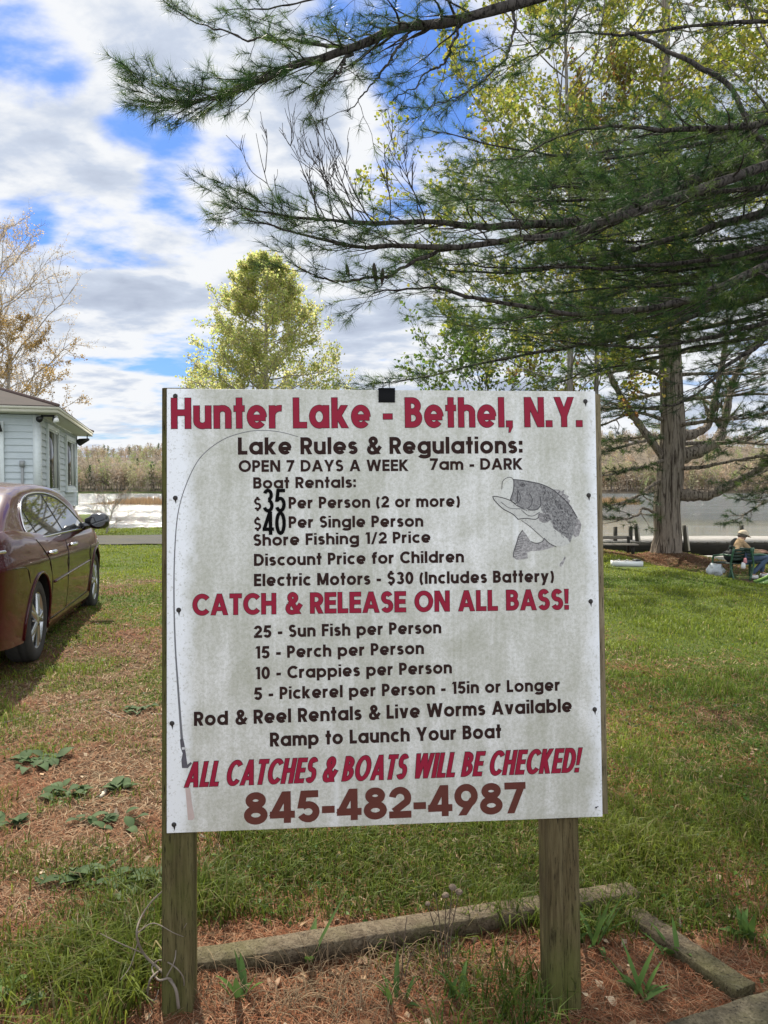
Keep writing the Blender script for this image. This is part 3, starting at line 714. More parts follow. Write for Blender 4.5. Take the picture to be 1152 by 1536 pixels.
line('OPEN 7 DAYS A WEEK', (358, 708), (613, 706.5), 17.5, .22, track=.10)
line('7am - DARK', (645, 705), (784, 704.5), 17.5, .22, track=.10)
line('Boat Rentals:', (380, 733), (534, 731.5), 17, .225, track=.10)
line('$', (381, 765), (392, 764.8), 18, .19)
line('Per Person (2 or more)', (433, 763), (690, 760), 17.5, .225, track=.10)
line('$', (381, 795), (392, 794.8), 18, .19)
line('Per Single Person', (433, 792), (635, 790), 17.5, .225, track=.10)
line('Shore Fishing 1/2 Price', (380, 819), (646, 814), 17.5, .225, track=.10)
line('Discount Price for Children', (381, 849), (696, 843.5), 18, .225, track=.10)
line('Electric Motors - $30 (Includes Battery)', (381, 879.5), (831, 873), 18.5, .225, track=.10)
line('CATCH & RELEASE ON ALL BASS!', (289, 923), (853, 914), 31, .205, RED, outline=.018, track=.085, spacew=.28)
line('25 - Sun Fish per Person', (381, 957), (662, 950), 18.5, .225, track=.10)
line('15 - Perch per Person', (383, 988), (636, 981), 18.5, .225, track=.10)
line('10 - Crappies per Person', (383, 1019), (678, 1010), 18.5, .225, track=.10)
line('5 - Pickerel per Person - 15in or Longer', (381, 1050), (840, 1036), 18.5, .225, track=.10)
line('Rod & Reel Rentals & Live Worms Available', (291, 1089), (858, 1068), 21, .225, track=.09)
line('Ramp to Launch Your Boat', (405, 1120), (752, 1107), 21, .225, track=.09)
line('ALL CATCHES & BOATS WILL BE CHECKED!', (276, 1181), (867, 1158), 37, .165, RED, outline=.018, italic=.20, track=.06, spacew=.26)
line('845-482-4987', (366, 1237), (789, 1219), 47, .225, PHN, track=.07)
# stuck-on black price numbers
for s, l, r_ in (('35', (394, 768.5), (429, 768)), ('40', (394, 802.5), (429, 802))):
    b = SB(); b.under = SB(); text_line(b, s, l, r_, 35 if s == '35' else 35, .15, .0016, track=.05); b.put('price_numeral', BLK)
    
# fishing rod drawn down the left side
b = SB()
rodpts = [(447, 655), (420, 648), (390, 645.5), (360, 650), (330, 662), (300, 687), (280, 725), (267, 770), (262, 830), (261, 900), (263, 970), (267, 1030), (271, 1085), (273, 1111)]
p = catmull([uv(*q) for q in rodpts], 90); hw = np.interp(np.linspace(0, 1, 90), [0, .5, .8, 1], [.0008, .0011, .0022, .0036]); 
v, q = ribbon(p, False, 1.0); 
t = unit(np.gradient(p, axis=0)); nn = np.stack([-t[:, 1], t[:, 0]], 1); v = np.vstack([p + nn * hw[:, None], p - nn * hw[:, None]])
b.add([on(a[0], a[1], .0004) for a in v], q)
b.put('rod_blank_drawing', flat('rod_ink', (.12, .12, .13), .5, .4, 30))
def patch(name, pts, mat, z=.0004):
    b = SB(); P2 = [uv(*a) for a in pts]; me = bpy.data.meshes.new(name); bm = bmesh.new()
    f = bm.faces.new([bm.verts.new(on(a[0], a[1], z) - so) for a in P2]); bmesh.ops.triangulate(bm, faces=[f]); bm.normal_update()
    bm.to_mesh(me); bm.free(); return link(name, me, mat, sign)
patch('reel_seat_drawing', [(270, 1109), (275, 1108), (277, 1118), (279, 1132), (281, 1147), (286, 1143), (288, 1145), (282, 1152), (273, 1152), (272, 1140), (274, 1130), (271, 1122)], flat('reel_ink', (.07, .065, .08), .5, .5, 60))
patch('reel_highlight_drawing', [(272.5, 1121), (277, 1120.5), (277.5, 1124), (273, 1124.5)], flat('reel_pale_ink', (.5, .5, .5), .5), .0006)
patch('rod_grip_drawing', [(278, 1182), (285, 1181.5), (288, 1205), (292, 1226), (289, 1230), (282, 1230), (280, 1205)], flat('grip_ink', (.42, .33, .30), .6, .2, 30))

# leaping bass drawn at the right
def ink(name, dark, pale, lo, hi, scale=150):
    m = M(name); sc = m.n('ShaderNodeTexVoronoi'); sc.inputs['Scale'].default_value = 190; m.set(sc.inputs['Vector'], m.mapping((1, 1, 1.3)))
    f = m.math('ADD', m.math('MULTIPLY', m.noise(scale, 4, .6), .95), m.math('MULTIPLY', sc.outputs['Distance'], .25))
    m.principled(m.ramp(f, [(lo, dark), (hi, pale)]), .55); return m.m
FX = lambda x, y: (720 + x * 170 / 1152, 700 + y * 160 / 1084)
body = [(335, 130), (420, 140), (520, 158), (620, 180), (720, 225), (800, 285), (880, 360), (940, 440), (985, 520), (975, 600), (945, 690), (915, 775), (880, 720), (820, 680), (745, 625), (730, 560), (690, 500), (625, 450), (615, 400), (590, 440), (500, 440), (420, 425), (375, 400), (375, 370), (315, 340), (345, 230)]
patch('fish_body_drawing', [FX(*a) for a in body], ink('bass_dark_ink', (.045, .040, .044), (.36, .36, .35), .30, .95), .0004)
belly = [(375, 400), (420, 425), (500, 440), (590, 440), (615, 400), (625, 450), (690, 500), (730, 560), (745, 625), (820, 680), (880, 720), (915, 775), (890, 790), (820, 812), (740, 800), (650, 720), (520, 620), (430, 535), (330, 480), (230, 420), (150, 345), (128, 305), (180, 305), (300, 340)]
patch('fish_belly_drawing', [FX(*a) for a in belly], ink('bass_pale_ink', (.28, .28, .265), (.48, .485, .45), .33, .60), .0003)
mouth = [(205, 300), (225, 215), (265, 160), (320, 125), (345, 150), (335, 240), (305, 335), (260, 320)]
patch('fish_mouth_drawing', [FX(*a) for a in mouth], ink('bass_mouth_ink', (.40, .41, .38), (.56, .57, .53), .35, .6), .00035)
tail = [(432, 645), (470, 690), (515, 760), (570, 775), (625, 765), (655, 730), (700, 775), (760, 810), (690, 835), (600, 855), (520, 855), (480, 875), (485, 930), (440, 940), (370, 945), (338, 920), (345, 860), (370, 780), (395, 700)]
patch('fish_tail_drawing', [FX(*a) for a in tail], ink('bass_fin_ink', (.10, .092, .095), (.40, .39, .38), .36, .80), .0005)
dors = [(740, 228), (800, 235), (830, 250), (858, 232), (850, 275), (905, 300), (890, 325), (915, 345), (905, 375), (940, 410), (930, 440), (880, 360), (800, 285)]
patch('fish_fin_drawing', [FX(*a) for a in dors], bpy.data.materials['bass_fin_ink'], .0005)
anal = [(985, 520), (1015, 550), (1030, 590), (1020, 650), (1005, 700), (965, 720), (945, 690), (975, 600)]
patch('fish_fin_drawing', [FX(*a) for a in anal], bpy.data.materials['bass_fin_ink'], .0006)
pect = [(600, 470), (680, 465), (730, 490), (725, 530), (690, 565), (640, 570), (600, 545), (585, 510)]
patch('fish_fin_drawing', [FX(*a) for a in pect], bpy.data.materials['bass_fin_ink'], .0006)
patch('fish_fin_drawing', [FX(*a) for a in [(865, 905), (870, 930), (850, 980), (825, 1015), (808, 1015), (812, 985), (840, 950)]], bpy.data.materials['bass_fin_ink'], .0006)
b = SB()
def pen(pts, wpx=1.0, n=26, z=.0009):
    p = catmull([uv(*FX(*a)) for a in pts], n); h_ = wpx / 2 * 1.9 / 1000
    v, q = ribbon(p, False, h_); b.add([on(a[0], a[1], z) for a in v], q)
pen([(335, 130), (420, 138), (520, 155), (620, 178), (720, 222), (800, 282), (880, 357), (940, 437), (988, 520)], 1.4)
pen([(222, 230), (230, 150), (280, 110), (325, 115), (345, 150)], .8); pen([(345, 150), (338, 240), (308, 335)], 1.3); pen([(385, 230), (380, 300), (375, 368), (330, 360), (312, 335)], 1.3)
pen([(128, 305), (150, 345), (230, 425), (330, 480), (385, 530)], 1.2); pen([(128, 302), (180, 305), (300, 340), (375, 395), (440, 425)], 1.1); pen([(215, 360), (300, 420), (430, 430), (480, 450)], .7)
pen([(380, 535), (470, 525), (560, 535), (600, 510)], 1.2); pen([(420, 545), (510, 610), (600, 690), (650, 735)], .8); pen([(610, 300), (618, 370), (605, 410), (560, 440), (490, 440)], 1.3)
pen([(500, 270), (530, 330), (520, 390), (480, 430)], 1.0); pen([(420, 440), (480, 490), (540, 500), (610, 460)], .8); pen([(385, 240), (410, 310), (390, 370)], 1.0)
pen([(515, 760), (570, 778), (625, 765), (655, 730)], 1.2); pen([(432, 645), (395, 700), (370, 780), (345, 860), (338, 920)], 1.2); pen([(650, 725), (700, 775), (775, 815)], 1.0)
for k in range(9): pen([(470 - k * 9, 700 + k * 25), (430 - k * 8, 705 + k * 26), (385 - k * 5, 720 + k * 24)], .5, 6)
for k in range(6): pen([(600 + k * 6, 480 + k * 14), (660 + k * 8, 485 + k * 12), (718, 500 + k * 9)], .5, 6)
for k in range(5): pen([(790 + k * 28, 275 + k * 32), (815 + k * 26, 245 + k * 36)], .7, 4)
rr = random.Random(4)
for k in range(240):                                      # scale marks along the flank
    t = rr.random(); s_ = rr.random() ** 1.3
    x_ = 620 + 340 * t + rr.uniform(-25, 25) - 130 * s_ * (1 - t * .3); y_ = 190 + 330 * t ** 1.15 + 230 * s_ + rr.uniform(-20, 20)
    if x_ > 640 and y_ < 760 and y_ > 200 + 300 * max(0, (x_ - 640) / 340) ** 1.2: pen([(x_ - 9, y_ - 8), (x_ + 3, y_), (x_ - 4, y_ + 10)], .55, 4)
a = np.linspace(0, 6.283, 17); 
pen([(432 + 20 * math.cos(t), 183 + 20 * math.sin(t)) for t in a], .9, 30); pen([(432 + 7 * math.cos(t), 183 + 7 * math.sin(t)) for t in a], 1.6, 20)
b.put('fish_pen_drawing', flat('pen_ink', (.04, .037, .04), .5))

# binder clip gripping the top edge
u, v = uv(580, 600); bc = empty('binder_clip', on(u, BH, 0), 'black binder clip gripping the top edge of the board', 'binder clip'); bo = np.array(bc.location)
b = MB()
for (ya, yb_) in ((.004, .004),):
    pts = [(-.006, -.034), (-.0010, -.033), (.0065, -.012), (.0085, .002), (-.0145, .002), (-.0125, -.012), (-.007, -.033)]
    for sx_ in (0,):
        prof = [(.0016, -.034), (.0085, .0045), (-.0145, .0045), (-.0078, -.034)]
        V = []; hwid = .0235; th = .0009
        for (z_, y_) in prof: V += [on(u - hwid, BH + y_, z_) - bo, on(u + hwid, BH + y_, z_) - bo]
        b.add(V, [[0, 1, 3, 2], [2, 3, 5, 4], [4, 5, 7, 6]])
    for y_, z_ in ((-.034, .0016), (-.034, -.0078)):
        b.tube([on(u - hwid, BH + y_, z_) - bo, on(u + hwid, BH + y_, z_) - bo], .0016, 8)
b.build('clip_body', flat('black_enamel', (.003, .003, .0035), .5, spec=.1), bc)
for sg in (1,):
    b = MB(); pts = [(-.010, .004), (-.0085, .015), (-.012, .026), (-.007, .033), (0, .027), (.007, .033), (.012, .026), (.0085, .015), (.010, .004)]
    b.tube(catmull([on(u + x_, BH + y_, .004 if sg > 0 else -.010) - bo for x_, y_ in pts], 40), .00085, 6)
    b.build('clip_handle', flat('steel_wire', (.10, .10, .11), .35, metal=.8), bc, smooth=True)
b = MB(); b.tube(catmull([on(u + x_, BH + y_, -.011) - bo for x_, y_ in [(-.010, .004), (-.010, .015), (-.006, .024), (.004, .026), (.009, .015), (.010, .004)]], 30), .00085, 6)
b.build('clip_handle', bpy.data.materials['steel_wire'], bc, smooth=True)
# ================================================================== HOUSE
hs = unit(np.array([-.27, .963, 0])); hf = unit(np.array([-.963, -.27, 0])); H0 = np.array([-8.9, 19.9, 0])
WB, WT = .86, 3.36; DS, DF = 8.3, 8.3
house = empty('lake_house', H0, 'small pale blue clapboard house with brown hip roof by the lake', 'house')
def hp(t, u, z): return hs * t + hf * u + np.array([0, 0, z])          # local: t along right wall, u along front wall
nS, nF = -hf, -hs                                                       # outward normals of right and front wall
siding = M('pale_blue_clapboard'); n_ = siding.noise(3, 5); f_ = siding.noise(40, 3, .6, siding.mapping((1, 1, 6)))
siding.principled(siding.mix(n_, (.40, .45, .472), (.51, .555, .572)), .55, siding.bump(f_, .1, .003)); siding = siding.m
trimw = flat('house_trim_white', (.62, .66, .66), .5, .08, 6); cream = flat('cream_fascia', (.62, .60, .50), .5, .08, 6)
def lap(b, along, out, ln, z0, z1, st=.172):
    z = z0
    while z < z1 - .01:
        zt = min(z + st, z1)
        a0, a1 = np.zeros(3), along * ln
        pts = [a0 + out * .034, a1 + out * .034, a1 + out * .004, a0 + out * .004]
        zs = [z, z, zt, zt]
        b.add([p + np.array([0, 0, q]) for p, q in zip(pts, zs)], [[0, 1, 2, 3]])
        b.add([np.array([0, 0, z]) + p for p in (a0 + out * .004, a1 + out * .004, a1 + out * .034, a0 + out * .034)], [[0, 1, 2, 3]])
        z = zt
b = MB(); lap(b, hs, nS, DS, WB, WT); b.build('side_wall', siding, house)
b = MB(); lap(b, hf, nF, DF, WB, WT); b.build('front_wall', siding, house)
b = MB()
RH = np.stack([hs, hf, [0, 0, 1]], 1)
b.box(hp(DS / 2, DF / 2, (WB + WT) / 2), (DS - .05, DF - .05, WT - WB), RH); b.build('wall_core', siding, house)
cm = M('foundation_concrete'); cm.principled(cm.ramp(cm.noise(4, 6, .7), [(.3, (.16, .14, .115)), (.7, (.30, .27, .22))]), .9)
b = MB(); b.box(hp(DS / 2, DF / 2, WB / 2 - .25), (DS - .12, DF - .12, WB + .5), RH); b.build('foundation', cm.m, house)
b = MB(); b.box(hp(.055, -.020, (WB + WT) / 2), (.18, .05, WT - WB), RH); b.box(hp(-.020, .056, (WB + WT) / 2 - .001), (.05, .18, WT - WB), RH); b.build('corner_board', trimw, house)
b = MB(); b.box(hp(DS - .05, -.020, (WB + WT) / 2), (.12, .05, WT - WB), RH); b.build('corner_board', trimw, house)
# hip roof
OV = .52; ZE = WT + .02; PK = 1.62
cs = [hp(-OV, -OV, ZE), hp(DS + OV, -OV, ZE), hp(DS + OV, DF + OV, ZE), hp(-OV, DF + OV, ZE)]
b = MB(); b.add(cs, [[0, 1, 2, 3]]); b.build('soffit', cream, house)
b = MB()
for i in range(4):
    p, q = cs[i], cs[(i + 1) % 4]; d = unit(q - p); o_ = np.cross(d, [0, 0, 1.])
    for (za, zb_, ot) in ((0, .085, .0), (.087, .165, .022)):
        b.box((p + q) / 2 + o_ * (ot - .012) + np.array([0, 0, (za + zb_) / 2]), (np.linalg.norm(q - p) + ot * 2, .03, zb_ - za), np.stack([d, o_, [0, 0, 1]], 1))
b.build('fascia', cream, house)
m = M('brown_shingles'); sp = m.n('ShaderNodeSeparateXYZ'); m.set(sp.inputs[0], m.co)
bk = m.n('ShaderNodeTexBrick'); m.set(bk.inputs['Vector'], m.n('ShaderNodeUVMap', uv_map='UVMap').outputs[0]); bk.inputs['Scale'].default_value = 1
bk.inputs['Brick Width'].default_value = .32; bk.inputs['Row Height'].default_value = .135; bk.inputs['Mortar Size'].default_value = .012
bk.inputs['Color1'].default_value = (.042, .027, .023, 1); bk.inputs['Color2'].default_value = (.024, .016, .014, 1); bk.inputs['Mortar'].default_value = (.03, .022, .02, 1)
m.principled(m.mix(m.math('MULTIPLY', m.noise(30, 4, .7), .4), bk.outputs['Color'], (.055, .042, .036)), .95, m.bump(bk.outputs['Fac'], -.4, .01)); shm = m.m
rt = [c + np.array([0, 0, .175]) + unit(c - hp(DS / 2, DF / 2, ZE)) * .04 for c in cs]; pk = hp(DS / 2, DF / 2, ZE + .175 + PK)
b = MB()
for i in range(4):
    b.add([rt[i], rt[(i + 1) % 4], pk], tris=[[0, 1, 2]])
    b.add([rt[i] - [0, 0, .02], rt[(i + 1) % 4] - [0, 0, .02], rt[(i + 1) % 4], rt[i]], [[0, 1, 2, 3]])
me = b.mesh('roof'); uvl = me.uv_layers.new(name='UVMap')
for pl in me.polygons:
    vs = [Vector(me.vertices[v].co) for v in pl.vertices]; n_ = pl.normal; ax = Vector((0, 0, 1)).cross(n_).normalized(); ay = n_.cross(ax)
    for li in pl.loop_indices: c = Vector(me.vertices[me.loops[li].vertex_index].co); uvl.data[li].uv = (c.dot(ax), c.dot(ay))
roof = link('roof', me, shm, house)
b = MB()
for i in range(4): b.tube([rt[i] + [0, 0, .012], pk + [0, 0, .012]], .045, 6)
b.build('hip_cap', flat('hip_shingle', (.11, .075, .065), .95, .4, 12), roof)
glassm = M('window_glass'); glassm.principled((.018, .022, .02), .03, spec=.9); glassm = glassm.m
curt = flat('pale_curtain', (.45, .47, .45), .8)
def hwin(t0, t1, z0, z1, side=True, sash=True):
    A = (lambda t, z, o_: hp(t, -o_, z)) if side else (lambda t, z, o_: hp(-o_, t, z))
    ax = hs if side else hf; o_ = nS if side else nF; RM = np.stack([ax, o_, [0, 0, 1]], 1)
    b = MB(); fw = .13
    for (a0, a1, c0, c1) in ((t0 - fw, t0, z0 - fw, z1 + fw), (t1, t1 + fw, z0 - fw, z1 + fw), (t0, t1, z1, z1 + fw), (t0, t1, z0 - fw, z0)):
        b.box(A((a0 + a1) / 2, (c0 + c1) / 2, .05), (a1 - a0, .075, c1 - c0), RM)
    w_ = b.build('window', trimw, house, bevel=.004)
    b = MB(); b.box(A((t0 + t1) / 2, z0 - fw - .02, .07), (t1 - t0 + 2 * fw + .1, .12, .04), RM); b.build('sill', trimw, w_)
    b = MB(); b.box(A((t0 + t1) / 2, (z0 + z1) / 2, .040), (t1 - t0, .012, z1 - z0), RM); b.build('pane', glassm, w_)
    b = MB(); s_ = .05
    for (a0, a1, c0, c1) in ((t0, t0 + s_, z0, z1), (t1 - s_, t1, z0, z1), (t0 + s_, t1 - s_, z1 - s_, z1), (t0 + s_, t1 - s_, z0, z0 + s_)) + (((t0 + s_, t1 - s_, (z0 + z1) / 2 - .03, (z0 + z1) / 2 + .03),) if sash else ()):
        b.box(A((a0 + a1) / 2, (c0 + c1) / 2, .054), (a1 - a0, .02, c1 - c0), RM)
    b.build('sash', trimw, w_)
    if side:
        b = MB(); b.box(A(t0 + (t1 - t0) * .74, (z0 + z1) / 2, .0475), ((t1 - t0) * .30, .003, z1 - z0 - .12), RM); b.build('curtain', curt, w_)
    return w_
hwin(1.15, 3.1, 1.42, 3.10, True, False); hwin(5.1, 7.3, 1.50, 3.05, True, False)
hwin(.95, 2.1, 1.7, 3.05, False, True)
# flood lights under the eave, and a wall box
blackm = flat('black_fixture', (.012, .012, .013), .4); whitem = flat('white_lamp_glass', (.75, .75, .72), .3)
b = MB()
for dx in (-.14, .12):
    b.tube([hp(-.20, -.24 + dx, WT - .02), hp(-.22, -.24 + dx * 1.2, WT - .09), hp(-.36, -.24 + dx * 1.5, WT - .14)], [.03, .05, .085], 10)
b.tube([hp(-.2, -.4, WT - .03), hp(-.2, -.08, WT - .03)], .03, 8); b.build('flood_light', blackm, house)
b = MB(); b.tube([hp(-.26, -.44, WT - .03), hp(-.32, -.46, WT - .10), hp(-.40, -.47, WT - .20)], [.035, .055, .075], 10); b.build('spot_lamp', whitem, house, smooth=True)
b = MB(); b.tube([hp(DS - .4, -.42, WT + .01), hp(DS - .4, -.42, WT - .14)], .02, 6); b.tube([hp(DS - .44, -.48, WT - .14), hp(DS - .3, -.20, WT - .22), hp(DS - .26, -.12, WT - .26)], [.04, .12, .13], 10); b.build('flood_light', blackm, house)
b = MB(); b.tube([hp(-.03, .92, 3.06), hp(-.14, .92, 3.14), hp(-.22, .9, 3.05), hp(-.24, .88, 2.9)], [.03, .03, .05, .07], 8); b.build('wall_lantern', blackm, house)
b = MB(); b.tube([hp(-.05, .40, 1.0), hp(-.05, .40, 2.18)], .035, 8); b.box(hp(-.06, .40, 2.10), (.09, .11, .16), RH); b.build('service_pipe', flat('grey_pipe', (.28, .29, .29), .5), house)

# ================================================================== CAR  (local: +y ahead, +x right, z up, origin on the ground under the rear axle)
th = R(11.7); rv = np.array([math.cos(th), math.sin(th), 0]); fv = np.array([-math.sin(th), math.cos(th), 0])
rw = np.array([-2.85, 6.32, 0]); co = rw - rv * .87; co[2] = gz(rw[0], rw[1]) + .005
car = empty('parked_car', co, 'dark burgundy four door sedan parked on the grass beside the blue house', 'car', rz=th)
ky = np.array([-1.07, -1.02, -.9, -.7, -.4, 0, .5, 1.2, 2.0, 2.6, 2.85, 3.2, 3.5, 3.7, 3.80])
kw = np.array([.62, .74, .83, .868, .888, .898, .895, .892, .892, .893, .890, .865, .80, .70, .56])
ktop = np.array([.86, 1.02, 1.085, 1.10, 1.095, 1.06, 1.02, 1.00, .985, .975, .97, .93, .87, .78, .66])
kbot = np.array([.42, .32, .26, .24, .22, .20, .19, .18, .18, .19, .20, .20, .20, .22, .30])
def ci(y, k): return np.interp(y, ky, np.convolve(np.r_[k[0], k, k[-1]], [.0, 1, .0], 'valid'))
def csm(k):
    yy = np.linspace(-1.07, 3.8, 400); v = np.interp(yy, ky, k); ker = np.hanning(19); ker /= ker.sum()
    vp = np.convolve(np.r_[np.full(9, v[0]) + (np.arange(-9, 0)) * (v[1] - v[0]), v, np.full(9, v[-1])], ker, 'valid'); return lambda y: np.interp(y, yy, vp)
HW, TOPZ, BOT = csm(kw), csm(ktop), csm(kbot)
pz = np.array([.0, .12, .35, .55, .72, .85, .95, 1.0]); px_ = np.array([.945, .965, .990, 1.0, .992, .975, .945, .905])
def XS(y, z):
    """half width of the lower body's side at (y, z)"""
    t = (z - BOT(y)) / (TOPZ(y) - BOT(y)); 
    cre = .010 * np.exp(-((z - .80 - .02 * (1 - y)) / .05) ** 2)
    return HW(y) * np.interp(t, pz, px_) + cre
Yc = np.linspace(-1.07, 3.80, 90); tt = np.linspace(0, 1, 22)
rows = []
for y in Yc:
    z = BOT(y) + tt * (TOPZ(y) - BOT(y)); x = XS(y, z); k = 7
    q = np.linspace(0, 1, k + 1)[1:]; xt = x[-1] * (1 - q); ztop = z[-1] + .035 * np.sin(np.minimum(1, q * 1.5) * np.pi / 2)
    half = np.r_[np.c_[x, z], np.c_[xt, ztop]]; full = np.r_[half, (half[:-1] * [-1, 1])[::-1]]
    rows.append(np.c_[full[:, 0], np.full(len(full), y), full[:, 1]])
rows = np.array(rows); nn_ = rows.shape[1]
b = MB(); i = np.arange(89)[:, None]; j = np.arange(nn_)[None]
b.add(rows.reshape(-1, 3), np.stack([i * nn_ + j, (i + 1) * nn_ + j, (i + 1) * nn_ + (j + 1) % nn_, i * nn_ + (j + 1) % nn_], -1).reshape(-1, 4))
for o_, rev in ((0, False), (89, True)):
    f = np.array([[0, q + 1, q] for q in range(1, nn_ - 1)]) + o_ * nn_; b.t.append(f[:, ::-1] if rev else f)
pm = M('burgundy_paint'); fl = pm.noise(900, 2, .5)
pm.principled(pm.mix(fl, (.030, .000, .003), (.062, .0006, .007)), .35, metal=.0, spec=.1, coat=.75, coat_rough=.03); paint = pm.m
darkp = flat('black_plastic', (.010, .010, .011), .45); chrome = flat('chrome', (.75, .75, .76), .10, .03, metal=1.0)
body_me = b.mesh('body'); body_me.materials.append(paint); body_me.materials.append(darkp)
bo_ = bpy.data.objects.new('tmp', body_me); COL.objects.link(bo_)
cuts = []
for yc in (0.0, 2.85):
    cb = MB(); a = np.linspace(0, 2 * np.pi, 49)[:-1]
    ring = np.c_[np.zeros(48), yc + .385 * np.cos(a), .335 + .385 * np.sin(a)]
    cb.add(np.r_[ring + [-1.2, 0, 0], ring + [1.2, 0, 0]], np.stack([np.arange(48), (np.arange(48) + 1) % 48, 48 + (np.arange(48) + 1) % 48, 48 + np.arange(48)], 1)[:, ::-1])
    f = np.array([[0, q, q + 1] for q in range(1, 47)]); cb.t.append(f); cb.t.append(f[:, ::-1] + 48)
    cme = cb.mesh('cut'); cme.materials.append(darkp); bm = bmesh.new(); bm.from_mesh(cme); bmesh.ops.recalc_face_normals(bm, faces=bm.faces); bm.to_mesh(cme); bm.free()
    co_ = bpy.data.objects.new('cut', cme); COL.objects.link(co_); cuts.append(co_)
    md = bo_.modifiers.new('b', 'BOOLEAN'); md.object = co_; md.operation = 'DIFFERENCE'; md.solver = 'EXACT'; md.material_mode = 'TRANSFER'
bm = bmesh.new(); bm.from_mesh(body_me); bmesh.ops.recalc_face_normals(bm, faces=bm.faces); bm.to_mesh(body_me); bm.free()
dg = bpy.context.evaluated_depsgraph_get(); fin = bpy.data.meshes.new_from_object(bo_.evaluated_get(dg)); fin.name = 'body'
for o_ in [bo_] + cuts: bpy.data.objects.remove(o_)
bm = bmesh.new(); bm.from_mesh(fin); bm.normal_update()
for e_ in bm.edges:
    if len(e_.link_faces) == 2 and e_.calc_face_angle(0) > .7: e_.smooth = False
for f in bm.faces: f.smooth = True
bm.to_mesh(fin); bm.free()
body = bpy.data.objects.new('body', fin); COL.objects.link(body); body.parent = car
# greenhouse
gy = np.array([-.72, -.35, .05, .45, .9, 1.3, 1.7, 2.0, 2.4, 2.75, 2.95]); gt = np.array([1.09, 1.25, 1.375, 1.435, 1.46, 1.462, 1.445, 1.405, 1.26, 1.085, .985])
yy = np.linspace(-.72, 2.95, 300); gtv = np.interp(yy, gy, gt); ker = np.hanning(25); ker /= ker.sum(); gtv = np.convolve(np.r_[gtv[0] - np.arange(12, 0, -1) * .004, gtv, gtv[-1] - np.arange(1, 13) * .006], ker, 'valid')
GT = lambda y: np.interp(y, yy, gtv)
def XG(z, y=1.2): return .835 - .46 * (z - .97) - .05 * np.clip(-.1 - y, 0, 1) ** 1.2 - .10 * np.clip(y - 2.3, 0, 1)
Yg = np.linspace(-.72, 2.95, 60); rows = []
for y in Yg:
    zb = .95; zt = max(GT(y), zb + .02); r_ = min(.075, (zt - zb) * .6)
    z = np.linspace(zb, zt - r_, 10); x = XG(z, y); q = np.linspace(0, 1, 7)[1:]
    xc = x[-1]; cz = zt - r_ + r_ * np.sin(q * np.pi / 2); cxx = xc - (.10) * (1 - np.cos(q * np.pi / 2)) - .02 * q
    q2 = np.linspace(0, 1, 7)[1:]; xx_ = cxx[-1] * (1 - q2); z2 = cz[-1] + .03 * np.sin(q2 * np.pi / 2)
    half = np.r_[np.c_[x, z], np.c_[cxx, cz], np.c_[xx_, z2]]; full = np.r_[half, (half[:-1] * [-1, 1])[::-1]]
    rows.append(np.c_[full[:, 0], np.full(len(full), y), full[:, 1]])
rows = np.array(rows); nn_ = rows.shape[1]; b = MB(); i = np.arange(59)[:, None]; j = np.arange(nn_ - 1)[None]
b.add(rows.reshape(-1, 3), np.stack([i * nn_ + j, (i + 1) * nn_ + j, (i + 1) * nn_ + j + 1, i * nn_ + j + 1], -1).reshape(-1, 4))
b.build('roof', paint, car, smooth=True)
cglass = M('car_glass'); cglass.principled((.012, .014, .013), .02, spec=1.0, coat=.6); cglass = cglass.m
def roofpatch(name, y0, y1, hw0, hw1, mat, parent=car, off=.006):
    b = MB(); n, k = 14, 9; V = []
    for y in np.linspace(y0, y1, n):
        zt = GT(y); f = (y - y0) / (y1 - y0); hw_ = hw0 + (hw1 - hw0) * f
        for s_ in np.linspace(-1, 1, k): V.append((s_ * hw_, y, zt + .03 * math.sin(min(1, (1 - abs(s_) * .8)) * math.pi / 2) + off + .004))
    i = np.arange(n - 1)[:, None]; j = np.arange(k - 1)[None]
    b.add(V, np.stack([i * k + j, (i + 1) * k + j, (i + 1) * k + j + 1, i * k + j + 1], -1).reshape(-1, 4)); return b.build(name, mat, parent, smooth=True)
roofpatch('rear_window', -.62, .05, .56, .47, cglass); roofpatch('windscreen', 2.0, 2.85, .47, .58, cglass)
dlo = [(-.06, 1.055), (.02, 1.005), (.25, .998), (1.0, .992), (1.8, .985), (2.38, .985), (2.20, 1.10), (1.95, 1.235), (1.65, 1.325), (1.25, 1.372), (.85, 1.378), (.5, 1.358), (.25, 1.31), (.06, 1.22), (-.05, 1.12)]
def sidepatch(name, pts, mat, off, sg=1, parent=car):
    me = bpy.data.meshes.new(name); bm = bmesh.new()
    f = bm.faces.new([bm.verts.new((sg * (XG(z, y) + off), y, z)) for y, z in pts]); bmesh.ops.triangulate(bm, faces=[f]); bmesh.ops.recalc_face_normals(bm, faces=bm.faces)
    bm.to_mesh(me); bm.free(); return link(name, me, mat, parent)
def clip(pts, y0, y1, sl=0.0):
    """part of the window outline between two slanting lines y = yk + sl*(z-1)"""
    out = list(pts)
    for yk, keep in ((y0, 1), (y1, -1)):
        if yk is None: continue
        res = []
        for q in range(len(out)):
            a, b_ = out[q], out[(q + 1) % len(out)]; fa = keep * (a[0] - yk - sl * (a[1] - 1)); fb = keep * (b_[0] - yk - sl * (b_[1] - 1))
            if fa >= 0: res.append(a)
            if fa * fb < 0: t = fa / (fa - fb); res.append((a[0] + (b_[0] - a[0]) * t, a[1] + (b_[1] - a[1]) * t))
        out = res
    return out
def shrink(p, s_=.022): return [tuple(x) for x in grow(np.array(p), -s_)]
